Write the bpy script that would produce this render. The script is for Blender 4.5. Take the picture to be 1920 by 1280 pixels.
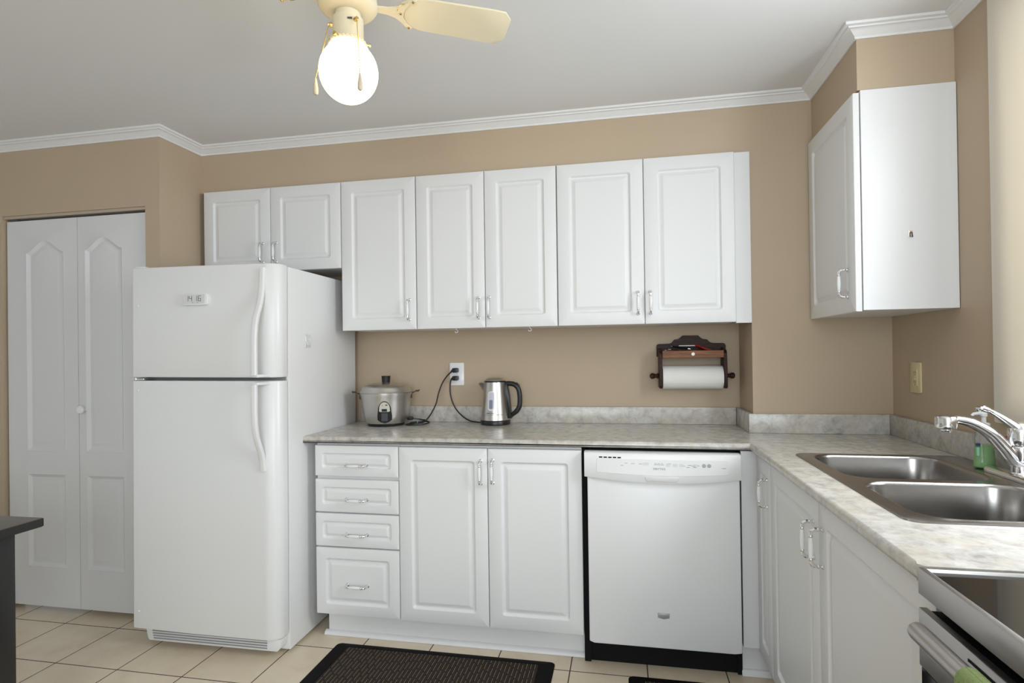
import bpy, bmesh, math, random
from mathutils import Vector, Matrix
random.seed(7)
for o in list(bpy.data.objects): bpy.data.objects.remove(o)
S = bpy.context.scene
COL = S.collection
PI = math.pi

# ------------------------------------------------------------------ camera
cam = bpy.data.cameras.new('camera'); camo = bpy.data.objects.new('camera', cam); COL.objects.link(camo)
R_ = Vector((0.98105753, 0.19322447, -0.0137994)); U_ = Vector((0.01446679, -0.00204335, 0.99989326)); F_ = Vector((-0.19317565, 0.98115245, 0.00479998))
m = Matrix.Identity(4)
for i in range(3):
    m[i][0] = R_[i]; m[i][1] = U_[i]; m[i][2] = -F_[i]
m.translation = Vector((.3887, -2.6351, 1.2753))
camo.matrix_world = m
cam.sensor_width = 36; cam.lens = 1065.42 * 36 / 1920; cam.shift_y = 17.37 / 1920; cam.clip_start = .02
S.camera = camo
# ------------------------------------------------------------------ light and exposure
S.view_settings.view_transform = 'Standard'; S.view_settings.look = 'None'
S.view_settings.exposure = 0.12; S.view_settings.gamma = 1; S.view_settings.use_curve_mapping = False
W = bpy.data.worlds.new('sky'); S.world = W; W.use_nodes = True
bg = W.node_tree.nodes['Background']; bg.inputs['Color'].default_value = (.86, .93, 1, 1); bg.inputs['Strength'].default_value = .4
def area(name, loc, rot, sx, sy, power, col=(1, 1, 1)):
    l = bpy.data.lights.new(name, 'AREA'); l.shape = 'RECTANGLE'; l.size = sx; l.size_y = sy; l.energy = power; l.color = col
    o = bpy.data.objects.new(name, l); COL.objects.link(o); o.location = loc; o.rotation_euler = rot
    return o
# added fill at unseen rear and side openings, daylight at the shaded sink window
area('fill_rear', (.60, -5.08, 1.32), (PI / 2 - .38, 0, 0), 1.5, 1.9, 62, (.845, .935, 1))
area('fill_side', (1.66, -3.75, 1.55), (0, PI / 2 - .3, 0), 1.4, 1.5, 20, (.845, .935, 1))
area('daylight_sink', (1.80, -1.30, 1.70), (0, PI / 2 - .3, 0), 1.1, .9, 40, (.90, .955, 1))

# ------------------------------------------------------------------ materials
def lin(c):
    return tuple((x / 12.92 if x <= .04045 else ((x + .055) / 1.055) ** 2.4) for x in c)
def mat(name, col, rough=.5, metal=0., spec=.5, **kw):
    M = bpy.data.materials.new(name); M.use_nodes = True
    b = M.node_tree.nodes['Principled BSDF']
    b.inputs['Base Color'].default_value = (*col, 1); b.inputs['Roughness'].default_value = rough
    b.inputs['Metallic'].default_value = metal; b.inputs['Specular IOR Level'].default_value = spec
    for k, v in kw.items(): b.inputs[k.replace('_', ' ')].default_value = v
    return M
def N(M, t, **kw):
    n = M.node_tree.nodes.new(t)
    for k, v in kw.items(): setattr(n, k, v)
    return n
def lk(M, a, b): M.node_tree.links.new(a, b)
def bsdf(M): return M.node_tree.nodes['Principled BSDF']
def objco(M, scale=(1, 1, 1)):
    t = N(M, 'ShaderNodeTexCoord'); mp = N(M, 'ShaderNodeMapping'); mp.inputs['Scale'].default_value = scale
    lk(M, t.outputs['Object'], mp.inputs['Vector']); return mp.outputs['Vector']
def noise(M, vec, scale, detail=4, rough=.55, dist=0):
    n = N(M, 'ShaderNodeTexNoise'); n.inputs['Scale'].default_value = scale; n.inputs['Detail'].default_value = detail
    n.inputs['Roughness'].default_value = rough; n.inputs['Distortion'].default_value = dist
    lk(M, vec, n.inputs['Vector']); return n.outputs['Fac']
def ramp(M, fac, stops):
    r = N(M, 'ShaderNodeValToRGB'); e = r.color_ramp.elements
    while len(e) < len(stops): e.new(.5)
    for i, (p, c) in enumerate(stops): e[i].position = p; e[i].color = (*c, 1)
    lk(M, fac, r.inputs['Fac']); return r.outputs['Color']
def bump(M, fac, strength=.1, dist=.01):
    b = N(M, 'ShaderNodeBump'); b.inputs['Strength'].default_value = strength; b.inputs['Distance'].default_value = dist
    lk(M, fac, b.inputs['Height']); lk(M, b.outputs['Normal'], bsdf(M).inputs['Normal'])
def mixc(M, fac, a, b):
    x = N(M, 'ShaderNodeMix', data_type='RGBA')
    for s, v in ((0, fac), (6, a), (7, b)):
        if hasattr(v, 'links'): lk(M, v, x.inputs[s])
        else: x.inputs[s].default_value = v if s == 0 else (*v, 1)
    return x.outputs[2]
def mth(M, op, a, b=None):
    x = N(M, 'ShaderNodeMath', operation=op)
    for s, v in ((0, a), (1, b)):
        if v is None: continue
        if hasattr(v, 'links'): lk(M, v, x.inputs[s])
        else: x.inputs[s].default_value = v
    return x.outputs[0]

m_cab = mat('white_thermofoil', (.80, .80, .80), .38)
bump(m_cab, noise(m_cab, objco(m_cab), 180, 2), .03, .002)
m_app = mat('white_enamel', (.82, .82, .82), .32)
bump(m_app, noise(m_app, objco(m_app), 260, 2), .05, .002)
m_gask = mat('grey_gasket', (.30, .30, .30), .6)
m_ceil = mat('ceiling_paint', (.80, .80, .80), .85)
bump(m_ceil, noise(m_ceil, objco(m_ceil), 120, 3), .05, .003)
m_trim = mat('trim_paint', (.84, .84, .84), .45)
m_wall = mat('beige_wall_paint', (.51, .40, .285), .6)
m_wall2 = mat('off_white_wall_paint', (.72, .72, .71), .6)  # neutral tone picked for the unseen walls to cut beige bounce light
v = objco(m_wall)
lk(m_wall, ramp(m_wall, noise(m_wall, v, 1.6, 3), [(.3, (.50, .392, .278)), (.7, (.525, .412, .294))]), bsdf(m_wall).inputs['Base Color'])
bump(m_wall, noise(m_wall, v, 150, 3), .08, .002)
m_door = mat('closet_door_paint', (.74, .74, .75), .45)
v = objco(m_door, (60, 60, 4))
bump(m_door, noise(m_door, v, 3, 3), .12, .002)
m_chrome = mat('chrome', (.83, .83, .84), .12, 1)
m_porc = mat('white_porcelain', (.86, .86, .86), .15)
m_steel = mat('brushed_steel', (.62, .60, .57), .33, 1)
bump(m_steel, noise(m_steel, objco(m_steel, (1, 1, 300)), 6, 2), .10, .001)
m_dsteel = mat('dull_steel', (.22, .21, .20), .4, 1)
m_sink = mat('satin_sink_steel', (.36, .345, .33), .24, 1)
bump(m_sink, noise(m_sink, objco(m_sink, (200, 4, 4)), 5, 2), .03, .001)
m_stove = mat('stove_steel', (.46, .44, .42), .33, 1)
m_black = mat('black_plastic', (.012, .012, .013), .35)
m_blackm = mat('matt_black', (.006, .006, .006), .8, spec=.2)
m_glass = mat('black_ceramic_glass', (.012, .011, .01), .06)
m_dark = mat('dark_grey', (.07, .07, .075), .5)
m_print = mat('grey_print', (.30, .30, .31), .6)
m_printd = mat('dark_print', (.06, .06, .06), .6)
m_lgrey = mat('pale_grey_plastic', (.70, .70, .70), .4)
m_panel = mat('control_overlay_white', (.84, .84, .84), .16)
m_badge = mat('badge_grey', (.40, .40, .41), .35, .3)
m_ivory = mat('ivory_plastic', (.70, .59, .36), .4)
m_brass = mat('brass', (.72, .50, .18), .25, 1)
m_cream = mat('cream_enamel', (.74, .66, .47), .4)
m_red = mat('red_plastic', (.30, .012, .01), .4)
m_lcd = mat('lcd_grey', (.70, .70, .70), .35)
m_paper = mat('paper_towel', (.83, .81, .77), .9)
bump(m_paper, noise(m_paper, objco(m_paper), 130, 2), .2, .002)
m_gauge = mat('frosted_gauge', (.62, .62, .70), .35)
m_gaugew = mat('gauge_water', (.26, .26, .36), .35)
m_green = mat('green_cloth', (.23, .30, .11), .95)
bump(m_green, noise(m_green, objco(m_green), 300, 2), .5, .003)
m_amber = mat('pale_lamp', (.55, .52, .30), .3)
m_teal = mat('teal_tie', (.10, .42, .36), .5)
m_dirt = mat('dark_gap', (.012, .011, .01), .9, spec=.1)

# globe: lit frosted glass
m_globe = bpy.data.materials.new('lit_globe'); m_globe.use_nodes = True
b = bsdf(m_globe); b.inputs['Base Color'].default_value = (.9, .88, .82, 1); b.inputs['Emission Color'].default_value = (1, .74, .38, 1); b.inputs['Emission Strength'].default_value = 5.0

# dark walnut
m_wood = mat('dark_walnut', (.08, .03, .012), .5, spec=.25)
v = objco(m_wood, (3, 30, 40))
lk(m_wood, ramp(m_wood, noise(m_wood, v, 3, 5, .6, .6), [(.3, (.010, .004, .003)), (.55, (.035, .012, .007)), (.75, (.085, .032, .014))]), bsdf(m_wood).inputs['Base Color'])
m_woodl = mat('walnut_rail', (.2, .08, .03), .4, spec=.3)
v = objco(m_woodl, (3, 30, 40))
lk(m_woodl, ramp(m_woodl, noise(m_woodl, v, 3, 5, .6, .6), [(.3, (.085, .028, .009)), (.55, (.22, .078, .022)), (.75, (.33, .135, .04))]), bsdf(m_woodl).inputs['Base Color'])
# table
m_tblack = mat('black_lacquer', (.014, .013, .013), .4)
m_ttop = mat('espresso_top', (.10, .075, .055), .3)
v = objco(m_ttop, (4, 60, 10))
lk(m_ttop, ramp(m_ttop, noise(m_ttop, v, 2, 4), [(.3, (.075, .055, .04)), (.7, (.125, .095, .07))]), bsdf(m_ttop).inputs['Base Color'])
# laminate counter
m_lam = mat('marbled_laminate', (.5, .48, .44), .24)
v = objco(m_lam)
n1 = noise(m_lam, v, 26, 8, .66, .35); n2 = noise(m_lam, v, 13, 6, .62, .5); n3 = noise(m_lam, v, 70, 5, .62)
c1 = ramp(m_lam, n1, [(.30, (.33, .32, .295)), (.46, (.50, .48, .44)), (.58, (.60, .58, .545)), (.72, (.69, .67, .625))])
c2 = mixc(m_lam, mth(m_lam, 'MULTIPLY', ramp(m_lam, n2, [(.42, (0, 0, 0)), (.65, (1, 1, 1))]), .45), c1, (.54, .46, .36))
c3 = mixc(m_lam, mth(m_lam, 'MULTIPLY', ramp(m_lam, n3, [(.55, (0, 0, 0)), (.75, (1, 1, 1))]), .30), c2, (.74, .73, .71))
lk(m_lam, c3, bsdf(m_lam).inputs['Base Color'])
bump(m_lam, noise(m_lam, v, 220, 2), .05, .001)
# floor tile
m_tile = mat('beige_floor_tile', (.55, .47, .36), .3)
g = N(m_tile, 'ShaderNodeNewGeometry'); sx = N(m_tile, 'ShaderNodeSeparateXYZ'); lk(m_tile, g.outputs['Position'], sx.inputs[0])
P_ = .305
fx = mth(m_tile, 'FRACT', mth(m_tile, 'DIVIDE', mth(m_tile, 'ADD', sx.outputs[0], .757 + 20 * P_), P_))
fy = mth(m_tile, 'FRACT', mth(m_tile, 'DIVIDE', mth(m_tile, 'ADD', sx.outputs[1], .352 + 40 * P_), P_))
def edge(f): return mth(m_tile, 'LESS_THAN', mth(m_tile, 'MINIMUM', f, mth(m_tile, 'SUBTRACT', 1.0, f)), .0075)
grout = mth(m_tile, 'MAXIMUM', edge(fx), edge(fy))
pv = g.outputs['Position']
t1 = noise(m_tile, pv, 7, 6, .6, .6)
cx = mth(m_tile, 'FLOOR', mth(m_tile, 'DIVIDE', mth(m_tile, 'ADD', sx.outputs[0], .757 + 20 * P_), P_)); cy = mth(m_tile, 'FLOOR', mth(m_tile, 'DIVIDE', mth(m_tile, 'ADD', sx.outputs[1], .352 + 40 * P_), P_))
cb = N(m_tile, 'ShaderNodeCombineXYZ'); lk(m_tile, cx, cb.inputs[0]); lk(m_tile, cy, cb.inputs[1])
wn = N(m_tile, 'ShaderNodeTexWhiteNoise', noise_dimensions='2D'); lk(m_tile, cb.outputs[0], wn.inputs['Vector'])
tc = ramp(m_tile, t1, [(.3, (.70, .585, .43)), (.5, (.78, .67, .51)), (.75, (.82, .72, .57))])
tc = mixc(m_tile, mth(m_tile, 'MULTIPLY', wn.outputs['Value'], .22), tc, (.72, .60, .44))
lk(m_tile, mixc(m_tile, grout, tc, (.045, .036, .026)), bsdf(m_tile).inputs['Base Color'])
lk(m_tile, mth(m_tile, 'ADD', mth(m_tile, 'MULTIPLY', grout, .5), .3), bsdf(m_tile).inputs['Roughness'])
bump(m_tile, mth(m_tile, 'SUBTRACT', 1.0, grout), .3, .003)
# ribbed mat: dashes woven along the depth
m_mat = mat('ribbed_brown_mat', (.03, .022, .016), .9, spec=.2)
g = N(m_mat, 'ShaderNodeNewGeometry'); sx = N(m_mat, 'ShaderNodeSeparateXYZ'); lk(m_mat, g.outputs['Position'], sx.inputs[0])
rib = mth(m_mat, 'MULTIPLY', sx.outputs[0], 60.0); row = mth(m_mat, 'FLOOR', rib); fr = mth(m_mat, 'FRACT', rib)
wn = N(m_mat, 'ShaderNodeTexWhiteNoise', noise_dimensions='1D'); lk(m_mat, row, wn.inputs['W'])
dash = mth(m_mat, 'FRACT', mth(m_mat, 'ADD', mth(m_mat, 'MULTIPLY', sx.outputs[1], 16.0), mth(m_mat, 'MULTIPLY', wn.outputs['Value'], 7.0)))
on = mth(m_mat, 'MULTIPLY', mth(m_mat, 'LESS_THAN', fr, .13), mth(m_mat, 'LESS_THAN', dash, .84))
dk = mth(m_mat, 'MULTIPLY', mth(m_mat, 'GREATER_THAN', fr, .80), mth(m_mat, 'LESS_THAN', dash, .85))
c = mixc(m_mat, dk, (.036, .026, .019), (.008, .007, .006))
lk(m_mat, mixc(m_mat, on, c, (.26, .20, .14)), bsdf(m_mat).inputs['Base Color'])
bump(m_mat, fr, .4, .003)
m_rub = mat('black_rubber', (.005, .005, .005), .7, spec=.12)
# soap
m_soap = mat('green_soap', (.42, .80, .30), .12, Transmission_Weight=.35, IOR=1.35)
m_clear = mat('clear_plastic', (.95, .97, .96), .08, Transmission_Weight=.92, IOR=1.3)
m_label = mat('label_navy', (.05, .05, .16), .4)
m_labelg = mat('label_green', (.30, .62, .40), .4)
# blind: translucent fabric
m_shade = bpy.data.materials.new('blind_fabric'); m_shade.use_nodes = True
nt = m_shade.node_tree; b = bsdf(m_shade); b.inputs['Base Color'].default_value = (.86, .81, .71, 1); b.inputs['Roughness'].default_value = .9
tr = nt.nodes.new('ShaderNodeBsdfTranslucent'); tr.inputs['Color'].default_value = (.86, .80, .68, 1)
mx = nt.nodes.new('ShaderNodeMixShader'); mx.inputs[0].default_value = .22
nt.links.new(b.outputs[0], mx.inputs[1]); nt.links.new(tr.outputs[0], mx.inputs[2]); nt.links.new(mx.outputs[0], nt.nodes['Material Output'].inputs['Surface'])
m_pane = bpy.data.materials.new('window_glass'); m_pane.use_nodes = True
nt = m_pane.node_tree; b = bsdf(m_pane); b.inputs['Roughness'].default_value = .02
tr = nt.nodes.new('ShaderNodeBsdfTransparent'); mx = nt.nodes.new('ShaderNodeMixShader'); mx.inputs[0].default_value = .94
nt.links.new(b.outputs[0], mx.inputs[1]); nt.links.new(tr.outputs[0], mx.inputs[2]); nt.links.new(mx.outputs[0], nt.nodes['Material Output'].inputs['Surface'])
m_leaf = mat('dark_leaf', (.06, .10, .03), .7)

# ------------------------------------------------------------------ mesh helpers
class MB:
    def __init__(s): s.bm = bmesh.new(); s.mi = 0
    def _set(s, faces):
        for f in faces: f.material_index = s.mi
        return faces
    def box(s, x0, x1, y0, y1, z0, z1, bev=0, seg=2):
        if x0 > x1: x0, x1 = x1, x0
        if y0 > y1: y0, y1 = y1, y0
        if z0 > z1: z0, z1 = z1, z0
        r = bmesh.ops.create_cube(s.bm, size=1)
        vs = r['verts']
        for q in vs: q.co = Vector(((x0 + x1) / 2 + q.co.x * (x1 - x0), (y0 + y1) / 2 + q.co.y * (y1 - y0), (z0 + z1) / 2 + q.co.z * (z1 - z0)))
        fs = list({f for q in vs for f in q.link_faces}); s._set(fs)
        if bev:
            es = list({e for q in vs for e in q.link_edges})
            rr = bmesh.ops.bevel(s.bm, geom=es, offset=bev, segments=seg, affect='EDGES', profile=.5); s._set(rr['faces'])
        return vs
    def ring(s, pts): return [s.bm.verts.new(p) for p in pts]
    def bridge(s, a, b, closed=True):
        n = len(a); out = []
        for i in range(n if closed else n - 1):
            j = (i + 1) % n
            try: out.append(s.bm.faces.new((a[i], a[j], b[j], b[i])))
            except ValueError: pass
        return s._set(out)
    def cap(s, a):
        try: return s._set([s.bm.faces.new(a)])
        except ValueError: return []
    def lathe(s, prof, n=32, M=None, arc=(0, 2 * PI)):
        """prof: (r, z) list around local z; M places it"""
        M = M or Matrix.Identity(4); rings = []
        full = abs(arc[1] - arc[0] - 2 * PI) < 1e-6
        k = n if full else n + 1
        for r, z in prof:
            rings.append(s.ring([M @ Vector((max(r, 1e-5) * math.cos(arc[0] + (arc[1] - arc[0]) * i / n), max(r, 1e-5) * math.sin(arc[0] + (arc[1] - arc[0]) * i / n), z)) for i in range(k)]))
        for a, b in zip(rings, rings[1:]): s.bridge(a, b, full)
        if full:
            if prof[0][0] > 1e-4: s.cap(rings[0])
            if prof[-1][0] > 1e-4: s.cap(rings[-1])
        return rings
    def cyl(s, p0, p1, r0, r1=None, n=20):
        p0 = Vector(p0); p1 = Vector(p1); r1 = r0 if r1 is None else r1
        q = (p1 - p0).to_track_quat('Z', 'Y').to_matrix().to_4x4(); q.translation = p0
        return s.lathe([(r0, 0), (r1, (p1 - p0).length)], n, q)
    def tube(s, pts, rad, n=10, flat=1.0, up=None, caps=True):
        """sweep a circle (or ellipse: flat scales the second axis) along pts"""
        pts = [Vector(p) for p in pts]; rad = rad if isinstance(rad, (list, tuple)) else [rad] * len(pts)
        rings = []; prev = None
        for i, p in enumerate(pts):
            t = (pts[min(i + 1, len(pts) - 1)] - pts[max(i - 1, 0)]).normalized()
            if up is not None: a = Vector(up)
            elif prev is None: a = Vector((0, 0, 1)) if abs(t.z) < .9 else Vector((1, 0, 0))
            else: a = prev
            a = (a - t * a.dot(t)).normalized(); prev = a; b_ = t.cross(a)
            rings.append(s.ring([p + a * rad[i] * flat * math.cos(2 * PI * k / n) + b_ * rad[i] * math.sin(2 * PI * k / n) for k in range(n)]))
        for a, b_ in zip(rings, rings[1:]): s.bridge(a, b_)
        if caps: s.cap(rings[0]); s.cap(rings[-1])
    def sweep(s, prof, pts, A, B):
        """sweep closed 2-d profile along pts; A,B give the two section axes at each point (fixed vectors)"""
        rings = [s.ring([Vector(p) + A * u + B * w for u, w in prof]) for p in pts]
        for a, b_ in zip(rings, rings[1:]): s.bridge(a, b_)
        s.cap(rings[0]); s.cap(rings[-1])
    def prism(s, poly, f, d0, d1, bev=0, seg=2):
        """extrude a 2-d polygon; f(u, v, d) maps to 3-d"""
        a = s.ring([f(u, w, d0) for u, w in poly]); b_ = s.ring([f(u, w, d1) for u, w in poly])
        fs = s.bridge(a, b_) + s.cap(a) + s.cap(b_)
        if bev:
            es = list({e for x in fs for e in x.edges})
            rr = bmesh.ops.bevel(s.bm, geom=es, offset=bev, segments=seg, affect='EDGES', profile=.5, clamp_overlap=True); s._set(rr['faces'])
    def sphere(s, c, r, n=24, sz=1):
        k = n // 2
        s.lathe([(r * math.sin(PI * i / k), -r * sz * math.cos(PI * i / k)) for i in range(k + 1)], n, Matrix.Translation(c))
    def holed(s, outer, holes, f):
        """planar face with holes"""
        es = []; loops = []
        for lp in [outer] + holes:
            vs = s.ring([f(u, w) for u, w in lp]); loops.append(vs)
            es += [s.bm.edges.new((vs[i], vs[(i + 1) % len(vs)])) for i in range(len(vs))]
        r = bmesh.ops.triangle_fill(s.bm, edges=es, use_beauty=True)
        s._set([x for x in r['geom'] if isinstance(x, bmesh.types.BMFace)])
        return loops
    def done(s, name, mats, parent=None, smooth=True, angle=35, loc=None):
        bmesh.ops.remove_doubles(s.bm, verts=s.bm.verts, dist=1e-6)
        bmesh.ops.recalc_face_normals(s.bm, faces=s.bm.faces)
        me = bpy.data.meshes.new(name); s.bm.to_mesh(me); s.bm.free()
        for x in (mats if isinstance(mats, (list, tuple)) else [mats]): me.materials.append(x)
        if smooth:
            me.polygons.foreach_set('use_smooth', [True] * len(me.polygons)); me.set_sharp_from_angle(angle=math.radians(angle))
        o = bpy.data.objects.new(name, me); COL.objects.link(o)
        if parent: o.parent = parent
        if loc: o.location = loc
        return o
def rrect(x0, x1, y0, y1, r, n=5):
    r = min(r, (x1 - x0) / 2 - 1e-5, (y1 - y0) / 2 - 1e-5); p = []
    for cx, cy, a in ((x1 - r, y1 - r, 0), (x0 + r, y1 - r, PI / 2), (x0 + r, y0 + r, PI), (x1 - r, y0 + r, 1.5 * PI)):
        for i in range(n + 1): p.append((cx + r * math.cos(a + PI / 2 * i / n), cy + r * math.sin(a + PI / 2 * i / n)))
    return p
def inset(poly, d):
    """mitred inset of a CCW polygon"""
    n = len(poly); out = []
    for i in range(n):
        p0 = Vector(poly[i - 1]); p1 = Vector(poly[i]); p2 = Vector(poly[(i + 1) % n])
        a = (p1 - p0).normalized(); c = (p2 - p1).normalized()
        na = Vector((-a.y, a.x)); nc = Vector((-c.y, c.x)); k = max(1 + na.dot(nc), .3)
        q = p1 + (na + nc) * (d / k); out.append((q.x, q.y))
    return out
def thing(name, label, cat, loc=(0, 0, 0), rot=(0, 0, 0), group=None):
    o = bpy.data.objects.new(name, None); COL.objects.link(o); o.empty_display_size = .05
    o.location = loc; o.rotation_euler = rot
    return tag(o, label, cat, group)
def tag(o, label, cat, group=None):
    o['label'] = label; o['category'] = cat
    if group: o['group'] = group
    return o
def struct(o): o['kind'] = 'structure'; return o
def bez(pts, n=8):
    """smooth (Catmull-Rom) polyline"""
    P = [Vector(p) for p in pts]; out = []
    for i in range(len(P) - 1):
        p0 = P[max(i - 1, 0)]; p1 = P[i]; p2 = P[i + 1]; p3 = P[min(i + 2, len(P) - 1)]
        for k in range(n):
            t = k / n
            out.append(.5 * ((2 * p1) + (p2 - p0) * t + (2 * p0 - 5 * p1 + 4 * p2 - p3) * t * t + (3 * p1 - p0 - 3 * p2 + p3) * t ** 3))
    out.append(P[-1]); return out
def text(name, body, size, M, mt, parent, depth=.0004):
    cu = bpy.data.curves.new(name, 'FONT'); cu.body = body; cu.size = size; cu.extrude = depth; cu.align_x = 'CENTER'; cu.align_y = 'CENTER'
    t = bpy.data.objects.new('tmp', cu); COL.objects.link(t)
    dg = bpy.context.evaluated_depsgraph_get(); me = bpy.data.meshes.new_from_object(t.evaluated_get(dg))
    bpy.data.objects.remove(t); bpy.data.curves.remove(cu)
    me.name = name; me.materials.clear(); me.materials.append(mt); me.transform(M)
    o = bpy.data.objects.new(name, me); COL.objects.link(o); o.parent = parent
    return o
FRONT = Matrix(((1, 0, 0, 0), (0, 0, -1, 0), (0, 1, 0, 0), (0, 0, 0, 1)))   # text plane facing -Y

# ------------------------------------------------------------------ room shell
XW = 1.489; ZC = 2.382; NB = .285; XL = -1.794; XJ = .938; YR = -5.0; XF = -3.3
mb = MB(); mb.box(XF - .12, XW + .12, YR - .12, .42, -.1, 0); struct(mb.done('floor', m_tile, smooth=False))
mb = MB(); mb.box(XF - .12, XW + .12, YR - .12, .42, ZC, ZC + .1); struct(mb.done('ceiling', m_ceil, smooth=False))
mb = MB()
mb.box(XL - .12, XJ, NB, NB + .12, 0, ZC); mb.box(XJ, XW + .12, 0, NB + .12, 0, ZC); mb.box(XL, XJ, 0, NB, 2.143, ZC)
struct(mb.done('wall_back', m_wall, smooth=False))
mb = MB()
mb.box(-1.876, XL, -.28, NB, 0, ZC); mb.box(XF, -1.876, -.28, -.18, 2.014, ZC); mb.box(XF, -2.737, -.28, -.18, 0, 2.014)
mb.box(-2.80, -1.80, .22, .25, 0, 2.1)
struct(mb.done('wall_left', m_wall, smooth=False))
mb = MB(); mb.box(XF - .12, XF, YR, -.18, 0, ZC); struct(mb.done('wall_far_left', m_wall2, smooth=False))
# right wall with the sink window and an unseen opening added beyond the camera for fill
mb = MB()
WA = (-2.15, -.735, 1.09, 2.27); WB = (-4.45, -3.05, .80, 2.2)
x0, x1 = XW, XW + .12
mb.box(x0, x1, WA[1], 0, 0, ZC); mb.box(x0, x1, WB[1], WA[0], 0, ZC); mb.box(x0, x1, YR, WB[0], 0, ZC)
for w in (WA, WB): mb.box(x0, x1, w[0], w[1], 0, w[2]); mb.box(x0, x1, w[0], w[1], w[3], ZC)
mb.box(1.191, XW + .01, -.483, .01, 2.166, ZC)
struct(mb.done('wall_right', m_wall, smooth=False))
mb = MB(); y0, y1 = YR - .12, YR
mb.box(XF, -.25, y0, y1, 0, ZC); mb.box(1.42, XW, y0, y1, 0, ZC); mb.box(-.25, 1.42, y0, y1, 2.32, ZC); mb.box(-.25, 1.42, y0, y1, 0, .06)
struct(mb.done('wall_rear', m_wall2, smooth=False))
def frame_bars(mb, axis, c, t, a0, a1, z0, z1, w, mull=()):
    def bx(p0, p1, q0, q1):
        if axis == 'X': mb.box(c - t, c + t, p0, p1, q0, q1, .003, 1)
        else: mb.box(p0, p1, c - t, c + t, q0, q1, .003, 1)
    bx(a0, a0 + w, z0, z1); bx(a1 - w, a1, z0, z1); bx(a0 + w, a1 - w, z0, z0 + w); bx(a0 + w, a1 - w, z1 - w, z1)
    for q in mull: bx(q - w / 2, q + w / 2, z0 + w, z1 - w)
mb = MB(); frame_bars(mb, 'X', XW + .07, .03, WA[0] + .001, WA[1] - .001, WA[2] + .001, WA[3] - .001, .045, [-1.44])
w1 = struct(mb.done('window_1', m_trim))
mb = MB(); mb.box(XW + .068, XW + .072, WA[0] + .045, WA[1] - .045, WA[2] + .045, WA[3] - .045); mb.done('pane', m_pane, w1)
mb = MB(); frame_bars(mb, 'X', XW + .07, .03, WB[0] + .001, WB[1] - .001, WB[2] + .001, WB[3] - .001, .05, [-3.75]); struct(mb.done('added_window_2', m_trim))  # unseen window frame added round the side fill light
mb = MB(); frame_bars(mb, 'Y', YR - .06, .03, -.249, 1.419, .061, 2.319, .06, [.585]); struct(mb.done('added_door_2', m_trim))  # unseen patio door frame added round the rear fill light
# crown moulding, mitred along the wall line (room on the right-hand side)
path = [(XF, -.28), (XL, -.28), (XL, 0), (1.191, 0), (1.191, -.483), (XW, -.483), (XW, YR)]
def off(d):
    out = []
    for i, p in enumerate(path):
        p = Vector(p); a = (p - Vector(path[i - 1])).normalized() if i else None
        c = (Vector(path[i + 1]) - p).normalized() if i < len(path) - 1 else None
        a = a or c; c = c or a
        na = Vector((a.y, -a.x)); nc = Vector((c.y, -c.x)); out.append(p + (na + nc) * (d / (1 + na.dot(nc))))
    return out
prof = [(0, 2.341), (.006, 2.341), (.008, 2.345), (.007, 2.348), (.010, 2.350), (.014, 2.353), (.020, 2.358), (.026, 2.3635), (.033, 2.367), (.036, 2.367), (.037, 2.371), (.040, 2.3725), (.047, 2.374), (.049, 2.377), (.049, 2.3819), (0, 2.3819)]
mb = MB()
cols = [[mb.bm.verts.new((q.x, q.y, z)) for q in off(d + .0005)] for d, z in prof]
for a, c in zip(cols, cols[1:] + cols[:1]): mb.bridge(a, c, False)
mb.cap([c[0] for c in cols]); mb.cap([c[-1] for c in cols])
struct(mb.done('trim_1', m_trim, angle=30))

# ------------------------------------------------------------------ closet bifold doors
def arch(x0, x1, z0, zs, za, n=8):
    """panel outline: flat bottom, shouldered pointed arch on top (CCW in x,z)"""
    w = x1 - x0; xm = (x0 + x1) / 2
    right = []
    for i in range(n + 1):
        t = i / n
        right.append((x1 - t * w / 2, zs + (za - zs) * (.5 - .5 * math.cos(PI * t)) ** .85))
    left = [(2 * xm - x, z) for x, z in right[-2::-1]]
    return [(x0, z0), (x1, z0)] + right + left
d1 = struct(thing('door_1', 'x', 'x')); del d1['label']; del d1['category']
YD = -.262
def leaf(x0, x1, px0, px1):
    mb = MB(); zb, zt = .028, 1.988
    f = lambda u, w: Vector((u, YD, w))
    holes = [arch(px0, px1, .808, 1.825, 1.887), [(px0, .222), (px1, .222), (px1, .702), (px0, .702)]]
    loops = mb.holed([(x0, zb), (x1, zb), (x1, zt), (x0, zt)], holes, f)
    bk = mb.ring([Vector((u, YD + .034, w)) for u, w in [(x0, zb), (x1, zb), (x1, zt), (x0, zt)]]); mb.bridge(loops[0], bk); mb.cap(bk)
    for lp, h in zip(loops[1:], holes):
        prev = lp; ins = (lambda d: arch(px0 + d, px1 - d, .808 + d, 1.825 - d * .55, 1.887 - d * 1.05)) if len(h) > 4 else (lambda d: inset(h, d))
        for d, dep in ((.006, -.002), (.013, .003), (.022, .009), (.030, .009), (.046, .003), (.050, .0025)):
            r = mb.ring([Vector((u, YD + dep, w)) for u, w in ins(d)]); mb.bridge(prev, r); prev = r
        mb.cap(prev)
    return mb.done('door_panel', m_door, d1, angle=25)
leaf(-2.726, -2.2935, -2.612, -2.370); leaf(-2.2905, -1.879, -2.252, -2.022)
mb = MB(); q = Matrix.Translation((-2.252, YD, 1.026)) @ Matrix.Rotation(PI / 2, 4, 'X')
mb.lathe([(.011, 0), (.009, .012), (.012, .018), (.019, .024), (.020, .031), (.015, .037), (.001, .039)], 20, q); mb.done('door_knob', m_porc, d1)
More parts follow.
